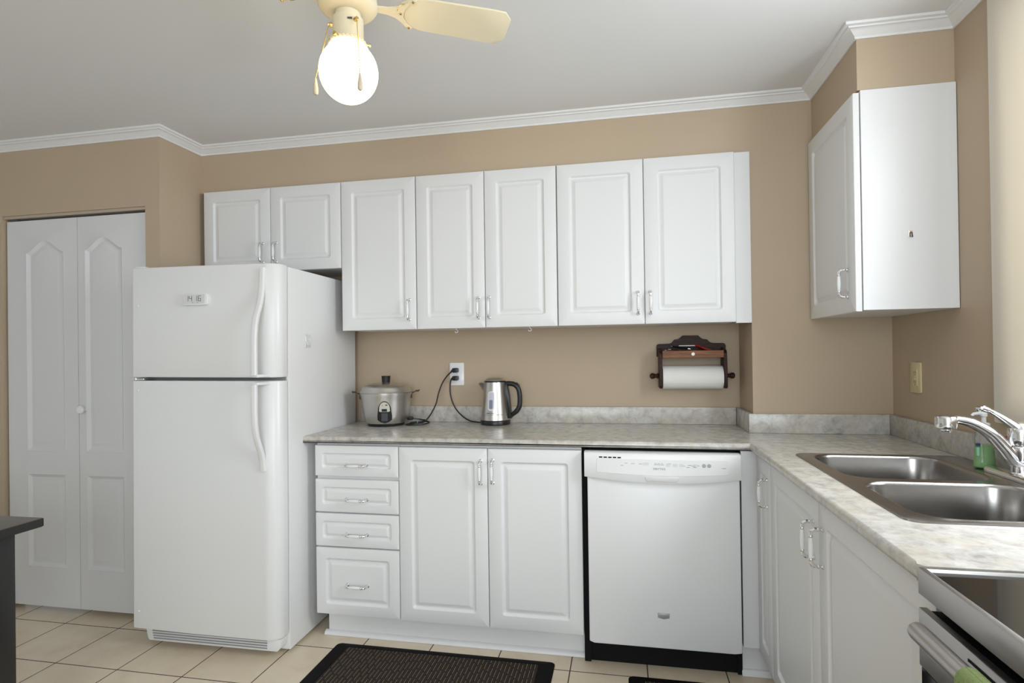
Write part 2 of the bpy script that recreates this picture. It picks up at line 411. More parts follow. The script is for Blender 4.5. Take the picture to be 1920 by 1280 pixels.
mb = MB(); mb.box(-2.735, -1.878, -.272, -.235, 2.000, 2.0135); mb.done('door_track', mat('track_beige', (.50, .42, .33), .5), d1, smooth=False)
mb = MB(); mb.box(-2.70, -1.879, -.248, -.240, 1.989, 1.999); mb.box(-2.700, -2.66, -.262, -.246, 1.9885, 1.9995); mb.done('pivot_gap_shade', m_dark, d1, smooth=False)  # long dark strip paints the shade above the doors, short block the pivot

# ------------------------------------------------------------------ cabinet parts
def raised_door(w, h, t=.02, marg=.055, r_out=.012, k=1.0):
    """cabinet front in local x (0..w), z (0..h), front face at y=0, back at y=t"""
    mb = MB()
    def rg(d, dep, r):
        return mb.ring([Vector((u, dep, z)) for u, z in rrect(d, w - d, d, h - d, r)])
    rings = [rg(0, t, .002), rg(0, .004, .002), rg(.0012, .0012, .002), rg(.004, 0, .002), rg(marg, 0, r_out), rg(marg + .003 * k, .0025, r_out), rg(marg + .007 * k, .0090, r_out), rg(marg + .011 * k, .0098, r_out * .9), rg(marg + .014 * k, .0098, .007), rg(marg + .028 * k, .0018, .004), rg(marg + .030 * k, .0012, .004), rg(marg + .034 * k, .0012, .004)]
    for a, c in zip(rings, rings[1:]): mb.bridge(a, c)
    mb.cap(rings[-1]); mb.cap(rings[0])
    return mb
def add_door(parent, x0, x1, z0, z1, y, name='door', marg=.055, M=None, k=1.0):
    o = raised_door(x1 - x0, z1 - z0, marg=marg, k=k).done(name, m_cab, parent, angle=28)
    o.matrix_local = (M or Matrix.Identity(4)) @ Matrix.Translation((x0, y, z0))
    return o
def handle_mb():
    """bow pull, local: along z centred at 0, standing off toward -y"""
    mb = MB(); L = .048; S_ = .030
    for sg in (-1, 1):
        mb.mi = 0
        q = Matrix.Translation((0, 0, sg * L)) @ Matrix.Rotation(PI / 2, 4, 'X')
        mb.lathe([(.0075, 0), (.0075, .002), (.005, .004), (.0042, .008), (.0055, .012), (.0042, .016)], 14, q)
        pts = bez([(0, -.010, sg * L), (0, -.020, sg * L * .985), (0, -S_ + .002, sg * L * .86), (0, -S_, sg * L * .64)], 5)
        mb.tube(pts, [.0045 + .0006 * math.sin(PI * i / (len(pts) - 1)) for i in range(len(pts))], 10)
        mb.sphere((0, -S_, sg * L * .62), .0062, 12)
    mb.mi = 1
    q = Matrix.Translation((0, -S_, 0))
    mb.lathe([(.0042, -L * .6), (.0052, -L * .5), (.0064, -L * .2), (.0068, 0), (.0064, L * .2), (.0052, L * .5), (.0042, L * .6)], 14, q)
    return mb
HPROTO = [None]
def add_handle(parent, x, z, y=0, horiz=False):
    """on a front, in that front's local coordinates"""
    if HPROTO[0] is None:
        o = handle_mb().done('handle', [m_chrome, m_porc], parent); HPROTO[0] = o
    else:
        o = HPROTO[0].copy(); COL.objects.link(o); o.parent = parent
    o.matrix_local = Matrix.Translation((x, y, z)) @ (Matrix.Rotation(PI / 2, 4, 'Y') if horiz else Matrix.Identity(4))
    o['label'] = 'chrome bow handle with white porcelain grip'
    return o
ZU0, ZU1 = 1.399, 2.139; YU = -.030
GW = 'white wall cabinets'; GB = 'white base cabinets'
def wall_cab(label, x0, x1, z0, doors, handles):
    t = thing('wall_cabinet', label, 'cabinet', (x0, NB - .002, z0), group=GW)
    mb = MB(); mb.box(.0006, x1 - x0 - .0006, -(NB - .002) - .008, 0, .004, ZU1 - z0, .001, 1); mb.done('body', m_cab, t, smooth=False)
    for (a, c), hx in zip(doors, handles):
        d = add_door(t, a - x0 + .0015, c - x0 - .0015, 0, ZU1 - z0, YU - NB + .002)
        add_handle(d, hx - a - .0015, .095)
    return t
wall_cab('short white double-door wall cabinet above the refrigerator', -1.760, -.9836, 1.712, [(-1.760, -1.372), (-1.372, -.9836)], [-1.415, -1.340])
wall_cab('narrow single-door white wall cabinet, the tall one next to the refrigerator', -.982, -.592, ZU0, [(-.982, -.592)], [-.627])
wall_cab('white double-door wall cabinet above the electric kettle', -.5905, .0925, ZU0, [(-.5905, -.2495), (-.2495, .0925)], [-.282, -.230])
t = wall_cab('wide white double-door wall cabinet above the paper towel holder', .094, .8707, ZU0, [(.094, .484), (.484, .8707)], [.454, .508])
mb = MB(); mb.box(.8716 - .094, .9365 - .094, -NB - .0105, -NB + .012, -.004, ZU1 - ZU0 + .001, .001, 1); mb.done('filler_strip', m_cab, t, smooth=False)
# small white hooks under the wall cabinets
def cup_hook(x, y, label):
    t = thing('cup_hook', label, 'hook', (x, y, 1.4025), group='hooks under the wall cabinets')
    mb = MB(); mb.lathe([(.007, 0), (.007, -.002), (.002, -.003), (.002, -.009)], 12); mb.done('screw_plate', m_porc, t)
    mb = MB(); mb.tube([(.007 * math.sin(a), 0, -.016 + .007 * math.cos(a)) for a in [PI * k / 8 for k in range(0, 13)]], .0016, 8); mb.done('hook_curl', m_porc, t)
cup_hook(-.405, .01, 'tiny white cup hook under cabinet bottom, almost straight above the wall outlet')
cup_hook(-.045, .01, 'tiny white cup hook under cabinet bottom, right of the kettle')

# right-hand wall cabinet (door faces left)
t = thing('wall_cabinet', 'tall white wall cabinet with plain side panel on the right wall, near the sink', 'cabinet', (XW - .002, -.004, 1.403), group=GW)
mb = MB(); mb.box(-.291, 0, -.491, 0, .004, .758, .001, 1); mb.done('body', m_cab, t, smooth=False)
MR = Matrix.Rotation(-PI / 2, 4, 'Z')       # local +x -> world -y, local -y (front) -> world -x
d = raised_door(.486, .752).done('door', m_cab, t, angle=28); d.matrix_local = Matrix.Translation((-.314, -.001, 0)) @ MR
add_handle(d, .420, .105)
# metal clip on its side panel
o = thing('clip_hook', 'small metal clip hook on the right wall cabinet side panel', 'hook', (1.343, -.4955, 1.66))
mb = MB(); mb.box(-.006, .006, -.003, 0, -.010, .012, .001, 1); mb.done('plate', m_chrome, o)
mb = MB(); mb.tube([(0, -.003, .006), (0, -.010, .002), (0, -.011, -.006), (.003, -.007, -.011)], .0022, 8); mb.done('hook_curl', m_dark, o)

# ------------------------------------------------------------------ base units on the back wall
YB = -.295
def carcass(t, x0, x1, z0=.112, z1=.884, yb=NB - .004, yf=YB + .0215):
    mb = MB(); mb.box(x0, x1, yf, yb, z0, z1, .001, 1); return mb.done('body', m_cab, t, smooth=False)
t = thing('drawer_unit', 'white four-drawer base cabinet beside the refrigerator', 'cabinet', group=GB)
carcass(t, -.9835, -.5855)
for z0, z1, hz in ((.7385, .8755, .79), (.578, .724, .637), (.4245, .5715, .483), (.121, .418, .258)):
    d = add_door(t, -.9835, -.5865, z0, z1, YB, 'drawer_front', .034 if z1 - z0 < .2 else .046, k=.78 if z1 - z0 < .2 else 1.0)
    add_handle(d, .2, hz - z0, horiz=True)
t = thing('base_cabinet', 'white double-door base cabinet between the drawers and the dishwasher', 'cabinet', group=GB)
carcass(t, -.5845, .2105)
d = add_door(t, -.583, -.1865, .118, .8745, YB); add_handle(d, -.2142 + .583, .774 - .118)
d = add_door(t, -.1835, .2115, .118, .8745, YB); add_handle(d, -.162 + .1835, .778 - .118)
t = thing('toe_kick', 'long white plinth board under the drawers and double-door base cabinet', 'plinth')
mb = MB(); mb.box(-.962, .214, -.226, -.20, .001, .1115, .001, 1); mb.done('board', m_cab, t, smooth=False)
mb = MB(); mb.sweep([(0, 0), (-.019, 0), (-.018, .006), (-.014, .012), (-.008, .016), (0, .018)], [(-.975, -.2265, .001), (.214, -.2265, .001)], Vector((0, 1, 0)), Vector((0, 0, 1))); mb.done('shoe_moulding', m_cab, t)

# ------------------------------------------------------------------ dishwasher
t = thing('dishwasher', 'white built-in dishwasher under the counter', 'dishwasher', (.527, -.30, 0))
X0, X1 = .2255 - .527, .822 - .527
mb = MB(); mb.box(X0 + .012, X1 - .012, .02, .55, .11, .872, .002, 1); mb.done('tub', m_dark, t, smooth=False)
mb = MB()
poly = [(X0 + .011, .114), (X0 + .03, .107), (X1 - .03, .107), (X1 - .004, .112), (X1 - .004, .78), (X0 + .011, .78)]
mb.prism(poly, lambda u, w, d: Vector((u, d, w)), -.026, .016, .004, 3); mb.done('door_panel', m_app, t)
# control panel: bowed in plan and along its lower edge
def dw_sec(u): k = 1 - (2 * (u - X0) / (X1 - X0) - 1) ** 2; return -.034 - .012 * k, .775 - .019 * k
mb = MB(); secs = []
for i in range(25):
    u = X0 + (X1 - X0) * i / 24; y, zb = dw_sec(u)
    secs.append(mb.ring([Vector((u, y2, z)) for y2, z in [(.018, zb + .004), (y + .010, zb), (y + .003, zb + .0015), (y, zb + .006), (y + .001, .8655), (y + .004, .8725), (y + .012, .8755), (.018, .8755)]]))
for a, c in zip(secs, secs[1:]): mb.bridge(a, c)
mb.cap(secs[0]); mb.cap(secs[-1]); cp = mb.done('control_panel', m_app, t, angle=40)
def on_panel(u, z): y, zb = dw_sec(u); return y + .001 * max(0, (z - zb - .006) / .1)
mb = MB(); us = [(.276 - .527) + (.775 - .276) * i / 24 for i in range(25)]
def ov(u): k = 1 - (2 * (u - us[0]) / (us[-1] - us[0]) - 1) ** 2; return .797 - .008 * k
lo = [mb.ring([Vector((u, on_panel(u, z) - dy, z)) for z, dy in ((ov(u), -.0005), (ov(u) + .001, .0012), (.852, .0012), (.853, -.0005))]) for u in us]
for a, c in zip(lo, lo[1:]): mb.bridge(a, c, False)
mb.cap(lo[0]); mb.cap(lo[-1]); mb.done('control_overlay', m_panel, cp)
for k in range(5):
    u = .2848 - .527 + .0182 * k; mb = MB(); mb.box(u, u + .0135, on_panel(u, .857) - .0008, on_panel(u, .857) + .004, .8545, .8595); mb.done('vent_slot', m_blackm, cp, smooth=False)
for u0, u1, z in [(.385, .405, .836), (.41, .430, .835), (.44, .452, .835), (.37, .40, .827), (.50, .507, .838), (.512, .52, .838), (.525, .532, .838), (.498, .535, .833), (.547, .561, .838), (.640, .653, .83), (.60, .615, .83), (.625, .640, .833), (.655, .668, .832), (.62, .632, .825), (.645, .657, .825), (.75, .766, .823)]:
    u0 -= .527; u1 -= .527; mb = MB(); mb.box(u0, u1, on_panel(u0, z) - .0016, on_panel(u0, z), z - .0008, z + .0008); mb.done('button_print', m_print, cp, smooth=False)
for u, z, w in [(.466, .835, .022), (.551, .832, .016), (.577, .832, .018), (.601, .832, .016), (.652, .832, .016)]:
    u -= .527; mb = MB(); y = on_panel(u, z) - .0014
    o = rrect(u - w / 2, u + w / 2, z - .006, z + .006, .003); i_ = inset(o, .0009)
    mb.prism(o, lambda a, c, d: Vector((a, d, c)), y - .0004, y + .0008); mb.done('button', m_lgrey, cp, smooth=False)
for u in (.685, .704):
    u -= .527; mb = MB(); mb.cyl((u, on_panel(u, .832) - .0024, .832), (u, on_panel(u, .832) + .001, .832), .0075, n=20); mb.done('button', m_badge, cp)
text('brand_lettering', 'MAYTAG', .0115, Matrix.Translation((.518 - .527, on_panel(-.01, .815) - .0016, .8165)) @ FRONT, m_print, cp)
mb = MB()   # handle pocket
mb.prism([(-.066, .7835), (-.056, .7655), (.056, .7655), (.066, .7835)], lambda u, w, d: Vector((u, d, w)), -.0485, -.030, .002, 2); mb.done('handle_pocket', m_lgrey, cp)
mb = MB(); mb.prism([(-.023, .247), (-.0225, .229), (0, .2235), (.0225, .229), (.023, .247)], lambda u, w, d: Vector((u, d, w)), -.029, -.024, .001, 2); bd = mb.done('badge', m_badge, t)
mb = MB(); mb.box(-.019, .019, -.0294, -.028, .2315, .2395); mb.done('badge_plate', m_print, bd, smooth=False)
mb = MB(); mb.box(X0 + .004, X1 - .008, .045, .06, .001, .108); mb.done('toe_panel', m_blackm, t, smooth=False)
mb = MB(); mb.box(X0 - .013, X0 + .013, .03, .035, .002, .88); mb.box(X1 - .011, X1 + .006, .03, .035, .002, .88); mb.box(X0, X1, .03, .035, .8725, .886); mb.done('side_gap_shade', m_blackm, t, smooth=False)  # black strips paint the shade in the gaps round the dishwasher

# corner filler post and its kick
t = thing('filler_post', 'white corner filler post between the dishwasher and right base cabinets', 'filler panel')
mb = MB(); mb.box(.8285, .906, -.295, -.277, .122, .884, .001, 1); mb.done('board', m_cab, t, smooth=False)
mb = MB(); mb.box(.826, .955, -.262, -.25, .001, .1215, .001, 1); mb.done('kick_board', m_cab, t, smooth=False)
mb = MB(); mb.sweep([(0, 0), (-.014, 0), (-.013, .01), (-.006, .022), (0, .024)], [(.826, -.2625, .001), (.94, -.2625, .001)], Vector((0, 1, 0)), Vector((0, 0, 1))); mb.done('shoe_moulding', m_cab, t)

# ------------------------------------------------------------------ base units on the right wall (fronts face left)
XB = .885
def side_unit(label, y0, y1, doors, handles):
    t = thing('base_cabinet', label, 'cabinet', (XB, y0, 0), group=GB)
    mb = MB(); mb.box(.0215, XW - XB - .004, 0, y1 - y0, .112, .72 if len(doors) > 1 else .884)
    if len(doors) > 1: mb.box(.0215, .06, 0, y1 - y0, .72, .884)
    mb.box(.075, .09, 0, y1 - y0, .001, .112); mb.done('body', m_cab, t, smooth=False)
    for (a, c), hy in zip(doors, handles):       # a > c, toward the camera is smaller y
        d = raised_door(a - c - .003, .757).done('door', m_cab, t, angle=28); d.matrix_local = Matrix.Translation((0, a - .0015 - y0, .118)) @ MR
        add_handle(d, a - hy - .0015, .645)
    return t
side_unit('narrow white single-door base cabinet in the corner beside the filler post', -.5075, -.2975, [(-.2975, -.5075)], [-.468])
side_unit('white double-door base cabinet below the sink', -1.5855, -.5085, [(-.5085, -1.010), (-1.010, -1.5855)], [-.972, -1.043])

# ------------------------------------------------------------------ countertop with backsplash
t = thing('countertop', 'grey-beige marbled laminate L-shaped countertop with backsplash', 'countertop')
out = [(-1.030, -.313), (.858, -.313), (.858, -1.587), (XW - .002, -1.587), (XW - .002, -.002), (XJ - .002, -.002), (XJ - .002, NB - .002), (-1.030, NB - .002)]
out = out[::-1] if sum(a[0] * b_[1] - b_[0] * a[1] for a, b_ in zip(out, out[1:] + out[:1])) < 0 else out
hole = rrect(.972, 1.438, -1.315, -.540, .05)
mb = MB(); T0, T1 = .8885, .9165
la = mb.holed(out, [hole], lambda u, w: Vector((u, w, T1))); lb = mb.holed(out, [hole], lambda u, w: Vector((u, w, T0)))
mb.bridge(la[0], lb[0]); mb.bridge(la[1], lb[1])
es = []
for e in mb.bm.edges:
    a, c = e.verts[0].co, e.verts[1].co
    if abs(a.z - c.z) < 1e-5 and ((abs(a.y + .313) < 1e-4 and abs(c.y + .313) < 1e-4) or (abs(a.x - .858) < 1e-4 and abs(c.x - .858) < 1e-4)): es.append(e)
bmesh.ops.bevel(mb.bm, geom=es, offset=.0115, segments=5, affect='EDGES', profile=.5)
mb.done('worktop', m_lam, t, angle=30)
mb = MB(); ZS = 1.000; z0 = T1 + .0003
mb.box(-1.028, XJ - .0225, NB - .0225, NB - .0025, z0, ZS, .002, 2); mb.done('backsplash', m_lam, t)
mb = MB(); mb.box(XJ - .022, XJ - .0025, -.0025, NB - .003, z0, ZS, .002, 2); mb.done('backsplash', m_lam, t)
mb = MB(); mb.box(XJ - .022, XW - .023, -.0225, -.003, z0, ZS, .002, 2); mb.done('backsplash', m_lam, t)
mb = MB(); mb.box(XW - .0225, XW - .0025, -1.585, -.003, z0, ZS, .002, 2); mb.done('backsplash', m_lam, t)

# ------------------------------------------------------------------ sink
t = thing('kitchen_sink', 'double-bowl stainless steel sink set into the countertop', 'sink', (1.2, -.925, T1))
sx0, sx1, sy0, sy1 = .956 - 1.2, 1.455 - 1.2, -1.332 + .925, -.523 + .925
bowls = [(.994 - 1.2, 1.368 - 1.2, -.920 + .925, -.546 + .925), (.994 - 1.2, 1.368 - 1.2, -1.308 + .925, -.952 + .925)]
mb = MB(); outr = rrect(sx0, sx1, sy0, sy1, .035, 6); hs = [rrect(*bw, .075, 8) for bw in bowls]
l = mb.holed(inset(outr, .006), hs, lambda u, w: Vector((u, w, .0045)))
r1 = mb.ring([Vector((u, w, .0035)) for u, w in inset(outr, .002)]); r2 = mb.ring([Vector((u, w, .0003)) for u, w in outr])
mb.bridge(l[0], r1); mb.bridge(r1, r2)
mb.done('rim', m_sink, t, angle=40)
for bw, h in zip(bowls, hs):
    mb = MB(); steps = [(0, .0045), (.002, .0038), (.005, .001), (.007, -.005), (.012, -.10), (.016, -.150), (.022, -.165), (.036, -.174), (.055, -.177)]
    rs = [mb.ring([Vector((u, w, z)) for u, w in rrect(bw[0] + d, bw[1] - d, bw[2] + d, bw[3] - d, max(.075 - d * .6, .03), 8)]) for d, z in steps]
    for a, c in zip(rs, rs[1:]): mb.bridge(a, c)
    mb.cap(rs[-1]); bo = mb.done('bowl', m_sink, t, angle=50)
    mb = MB(); cx, cy = (bw[0] + bw[1]) / 2, (bw[2] + bw[3]) / 2
    mb.lathe([(.055, -.1765), (.052, -.1745), (.04, -.175), (.034, -.182), (.001, -.183)], 28, Matrix.Translation((cx, cy, 0))); mb.done('drain', m_chrome, bo)

# ------------------------------------------------------------------ faucet
FZ = T1 + .005
t = thing('faucet', 'chrome single-lever kitchen faucet behind the sink bowls', 'faucet', (1.418, -.890, FZ))
mb = MB(); o = rrect(-.028, .028, -.125, .125, .027, 6)
rr = [mb.ring([Vector((u, w, z)) for u, w in (inset(o, d) if d else o)]) for d, z in ((0, 0), (0, .009), (.003, .014), (.010, .017))]
for a, c in zip(rr, rr[1:]): mb.bridge(a, c)
mb.cap(rr[0]); mb.cap(rr[-1]); mb.done('base_plate', m_chrome, t)
mb = MB(); mb.lathe([(.024, .016), (.020, .020), (.019, .045), (.025, .052), (.0265, .075), (.0265, .088), (.0245, .090)], 28); mb.done('body', m_chrome, t)
mb = MB()
pts = bez([(.012, .004, .040), (-.010, .004, .052), (-.034, .005, .084), (-.066, .006, .122), (-.108, .007, .149), (-.145, .008, .158), (-.165, .008, .158)], 6)
k = len(pts) - 1
mb.tube(pts, [.0285 - .0140 * min(1, (i / k) * 1.25) for i in range(k + 1)], 18, flat=.8)
mb.lathe([(.020, .1335), (.0255, .135), (.0265, .140), (.0265, .160), (.0245, .166), (.016, .169), (.001, .1695)], 26, Matrix.Translation((-.168, .008, 0)))
sp = mb.done('spout', m_chrome, t, angle=50)
mb = MB(); mb.lathe([(.001, .124), (.0125, .124), (.0135, .126), (.0135, .131), (.016, .134), (.016, .138)], 20, Matrix.Translation((-.168, .008, 0))); mb.done('aerator', m_chrome, sp)
mb = MB()
mb.lathe([(.0245, .0915), (.0265, .096), (.0270, .112), (.0245, .132), (.019, .146), (.010, .153), (.001, .155)], 26)
pts = bez([(.002, 0, .128), (-.016, .002, .146), (-.040, .006, .166), (-.060, .010, .180), (-.080, .013, .189)], 6); k = len(pts) - 1
mb.tube(pts, [.0235 - .0125 * min(1, i / k * 1.5) + (.003 if i > k - 5 else 0) for i in range(k + 1)], 16, flat=.6)
lv = mb.done('lever', m_chrome, t, angle=50)
mb = MB(); mb.lathe([(.0115, -.006), (.013, 0), (.0115, .006), (.001, .0075)], 18, Matrix.Translation((-.081, .0135, .188)) @ Matrix.Rotation(-.3, 4, 'Y')); mb.done('lever_tip', m_chrome, lv)
mb = MB(); mb.sphere((-.0255, .006, .112), .0035, 10); mb.done('hot_mark', m_red, lv)

# ------------------------------------------------------------------ soap bottle
t = thing('soap_bottle', 'clear pump bottle of green liquid soap behind the faucet', 'soap bottle', (1.418, -.738, FZ))
def oval(prof, mb, sx=1, sy=.62, n=28):
    rs = [mb.ring([Vector((r * sx * math.cos(2 * PI * i / n), r * sy * math.sin(2 * PI * i / n), z)) for i in range(n)]) for r, z in prof]
    for a, c in zip(rs, rs[1:]): mb.bridge(a, c)
    mb.cap(rs[0]); mb.cap(rs[-1])
mb = MB(); oval([(.020, 0), (.0275, .003), (.0285, .012), (.026, .040), (.0245, .060), (.0235, .085), (.022, .100), (.016, .112), (.0125, .116), (.0125, .122)], mb); mb.done('bottle', m_clear, t)
mb = MB(); oval([(.019, .002), (.0262, .005), (.0272, .013), (.0248, .040), (.0233, .058), (.0225, .070)], mb); mb.done('liquid_soap', m_soap, t)
mb = MB(); mb.lathe([(.0145, .116), (.0155, .118), (.0155, .130), (.0115, .133), (.006, .134), (.006, .150), (.009, .152), (.009, .160), (.004, .166), (.001, .167)], 20)
mb.tube([(0, 0, .158), (-.012, .0, .160), (-.026, .0, .158), (-.031, 0, .153)], [.0055, .005, .0042, .0035], 10); mb.done('pump', m_porc, t)
mb = MB(); mb.box(-.0265, -.018, -.0155, -.0085, .066, .074); mb.done('label_band', m_label, t, smooth=False)
mb = MB(); mb.box(-.0268, -.020, -.0145, -.0075, .038, .062); mb.done('label_sticker', m_labelg, t, smooth=False)

# ------------------------------------------------------------------ refrigerator
XR, YF = -1.036, -.420
FR = thing('refrigerator', 'white top-freezer refrigerator between the closet and the counter', 'refrigerator', (XR, YF, 0), (0, math.radians(.45), math.radians(1.0)))
mb = MB(); mb.box(-.704, 0, 0, .64, .016, 1.662, .004, 2); mb.done('body', m_app, FR)
def plan(n=8):
    p = [(-.712, -.010), (-.712, -.062)]
    for i in range(1, n): a = PI + PI / 2 * i / n; p.append((-.700 + .012 * math.cos(a), -.062 + .012 * math.sin(a)))
    p += [(-.700, -.074), (-.40, -.0815), (-.066, -.0815), (-.052, -.0815)]
    for i in range(1, n + 1): a = PI / 2 * i / n; p.append((-.052 + .049 * math.sin(a), -.0315 - .047 * math.cos(a)))
    return p + [(-.003, -.010)]
def fdoor(name, z0, z1):
    mb = MB(); p = plan(); ins = lambda d: [(x, y) for x, y in inset(p, d)]
    rs = [mb.ring([Vector((x, y, z)) for x, y in q]) for q, z in ((ins(.006), z0), (ins(.0018), z0 + .0018), (p, z0 + .006), (p, z1 - .006), (ins(.0018), z1 - .0018), (ins(.006), z1))]
    for a, c in zip(rs, rs[1:]): mb.bridge(a, c)
    mb.cap(rs[0]); mb.cap(rs[-1]); return mb.done(name, m_app, FR, angle=30)
fz = fdoor('freezer_door', 1.188, 1.668); rf = fdoor('fridge_door', .088, 1.174)
mb = MB(); mb.box(-.700, -.012, -.0098, -.0005, .09, 1.66); mb.done('door_gasket', m_gask, FR, smooth=False)
def fhandle(path, plate_z, parent):
    mb = MB(); pts = bez([(-.068, y, z) for y, z in path], 6); sec = rrect(-.0125, .0125, -.009, .009, .006, 4)
    rings = []
    for i, p in enumerate(pts):
        tg = (pts[min(i + 1, len(pts) - 1)] - pts[max(i - 1, 0)]).normalized(); nrm = Vector((1, 0, 0)).cross(tg)
        rings.append(mb.ring([p + Vector((1, 0, 0)) * u + nrm * w for u, w in sec]))
    for a, c in zip(rings, rings[1:]): mb.bridge(a, c)
    mb.cap(rings[0]); mb.cap(rings[-1])
    z0, z1 = plate_z
    mb.prism([(-.0805, -.140), (-.0555, -.140), (-.040, -.075), (-.085, -.075)], lambda u, w, d: Vector((u, w, d)), z0, z1, .002, 2)
    return mb.done('handle', m_app, parent, angle=40)
h1 = fhandle([(-.083, 1.648), (-.086, 1.60), (-.090, 1.555), (-.103, 1.50), (-.124, 1.45), (-.138, 1.40), (-.143, 1.33), (-.143, 1.20)], (1.191, 1.203), fz)
h2 = fhandle([(-.143, 1.162), (-.143, 1.05), (-.139, .985), (-.126, .935), (-.106, .89), (-.092, .855), (-.087, .83), (-.083, .80)], (1.159, 1.171), rf)
mb = MB(); mb.box(-.0775, -.059, -.0985, -.097, 1.5415, 1.5455); mb.done('maker_mark', m_printd, h1, smooth=False)
mb = MB(); mb.box(-.706, -.66, -.060, .02, 1.668, 1.676, .002, 2); mb.done('hinge_cap', m_app, FR)
mb = MB(); mb.box(-.708, -.690, -.075, -.02, 1.1765, 1.1855, .001, 1); mb.box(-.69, -.652, -.072, -.02, 1.1775, 1.1835, .001, 1); mb.done('middle_hinge', m_chrome, FR)
for z, p in ((1.50, fz), (1.13, rf), (.165, rf)):
    mb = MB(); mb.lathe([(.005, 0), (.005, .001), (.003, .0022), (.0008, .0025)], 12, Matrix.Translation((-.678, -.0744, z)) @ Matrix.Rotation(PI / 2, 4, 'X')); mb.done('screw_plug', m_porc, p)
# toe grille with louvres
mb = MB(); mb.prism([(-.665, .082), (-.655, .040), (-.648, .030), (-.030, .030), (-.016, .045), (-.010, .082)], lambda u, w, d: Vector((u, d, w)), -.052, .0, .003, 2); gr = mb.done('toe_grille', m_app, FR)
for k in range(4):
    z = .040 + .0108 * k; mb = MB(); mb.box(-.63 + .002 * (3 - k), -.075, -.0545, -.050, z, z + .0045); mb.done('louvre_slot', m_print, gr, smooth=False)
mb = MB(); mb.box(-.68, -.03, .03, .05, .004, .03); mb.done('front_foot', m_app, FR, smooth=False)
for x in (-.66, -.04):
    mb = MB(); mb.cyl((x, .58, .001), (x, .58, .03), .018, n=16); mb.done('rear_foot', m_dark, FR)
FRM = Matrix.Translation((XR, YF, 0)) @ Matrix.Rotation(math.radians(1.0), 4, 'Z') @ Matrix.Rotation(math.radians(.45), 4, 'Y')
# digital clock on the freezer door
t = thing('digital_clock', 'small white digital thermometer clock stuck on the freezer door', 'clock'); t.matrix_world = FRM @ Matrix.Translation((-.379, -.0822, 1.523))
mb = MB(); mb.prism(rrect(-.056, .056, -.0255, .0255, .007), lambda u, w, d: Vector((u, d, w)), -.014, 0, .0025, 3); mb.done('case', m_app, t)
mb = MB(); mb.prism(rrect(-.049, .047, -.020, .020, .002), lambda u, w, d: Vector((u, d, w)), -.0144, -.013); sc = mb.done('screen', m_lcd, t, smooth=False)
SEG = {'1': 'bc', '4': 'fgbc', '6': 'afgedc'}
def digit(ch, x, z, w, h, name='digit'):
    mb = MB(); th = .0019; y0, y1 = -.0148, -.0142
    B = {'a': (0, w, h - th, h), 'g': (0, w, h / 2 - th / 2, h / 2 + th / 2), 'd': (0, w, 0, th), 'f': (0, th, h / 2, h), 'e': (0, th, 0, h / 2), 'b': (w - th, w, h / 2, h), 'c': (w - th, w, 0, h / 2)}
    for s_ in SEG[ch]:
        a = B[s_]; mb.box(x + a[0], x + a[1], y0, y1, z + a[2], z + a[3])
    return mb.done(name, m_printd, sc, smooth=False)
for ch, x in (('1', -.044), ('4', -.0265), ('1', -.0025), ('6', .0165)): digit(ch, x, -.009, .014, .0225)
for x in (-.012, .012): 
    mb = MB(); mb.box(x, x + .004, -.0148, -.0142, -.0165, -.0135); mb.done('small_mark', m_print, sc, smooth=False)
# clear hook on the refrigerator side
t = thing('adhesive_hook', 'faint clear adhesive hook stuck on the refrigerator side', 'hook'); t.matrix_world = FRM @ Matrix.Translation((.0006, .150, 1.345))
mb = MB(); mb.box(0, .0025, -.024, .024, -.030, .030, .001, 1); mb.done('backing', mat('clear_backing', (.80, .80, .80), .25), t)
mb = MB(); mb.tube([(.002, -.018, .018), (.005, -.018, -.005), (.007, -.016, -.020), (.007, .010, -.020), (.005, .014, .0), (.003, .014, .012)], .0024, 8); mb.done('hook_wire', m_lgrey, t)

# ------------------------------------------------------------------ table at the left edge
t = thing('table', 'dark table with black legs at the left edge', 'table', (-1.9, -1.55, 0))
mb = MB(); mb.box(-.42, .381, -.50, .473, .722, .75, .002, 2); mb.done('tabletop', m_ttop, t)
mb = MB(); mb.box(-.418, .379, -.498, .471, .7205, .7225); mb.box(.3795, .3815, -.4985, .4735, .7225, .748); mb.box(-.42, .3815, .4725, .4740, .7225, .748); mb.done('edge_band', m_tblack, t, smooth=False)
mb = MB(); mb.box(-.33, .29, -.44, -.42, .64, .7205); mb.box(-.33, .29, .37, .39, .64, .7205); mb.box(-.36, -.34, -.40, .36, .64, .7205); mb.box(.30, .32, -.40, .36, .64, .7205); mb.done('apron', m_tblack, t, smooth=False)
for x in (-.40, .262):
    for y in (-.47, .352):
        mb = MB(); mb.box(x, x + .07, y, y + .07, .001, .7205, .003, 2); mb.done('leg', m_tblack, t)

# ------------------------------------------------------------------ stove at the right edge
t = thing('stove', 'stainless steel stove with black glass cooktop in the right corner', 'stove', (.85, -1.605, 0))
mb = MB(); mb.box(.045, .62, -.757, -.003, .02, .905); mb.done('body', m_dark, t, smooth=False)
mb = MB(); mb.box(.004, .62, -.756, -.004, .9055, .914, .001, 1); mb.done('cooktop', m_glass, t, smooth=False)
mb = MB(); mb.box(0, .010, -.76, 0, .879, .9215, .0015, 2); mb.box(.010, .62, -.0028, 0, .879, .9195, .0008, 2); mb.box(.010, .62, -.76, -.7555, .879, .9205, .0015, 2); mb.done('trim_band', m_stove, t)
mb = MB()
mb.box(-.001, .012, -.756, -.002, .765, .858, .002, 2); od = mb.done('oven_door', m_stove, t)
mb = MB(); mb.box(-.001, .012, -.756, -.002, .16, .1995, .002, 2); mb.done('door_lower_rail', m_stove, od)
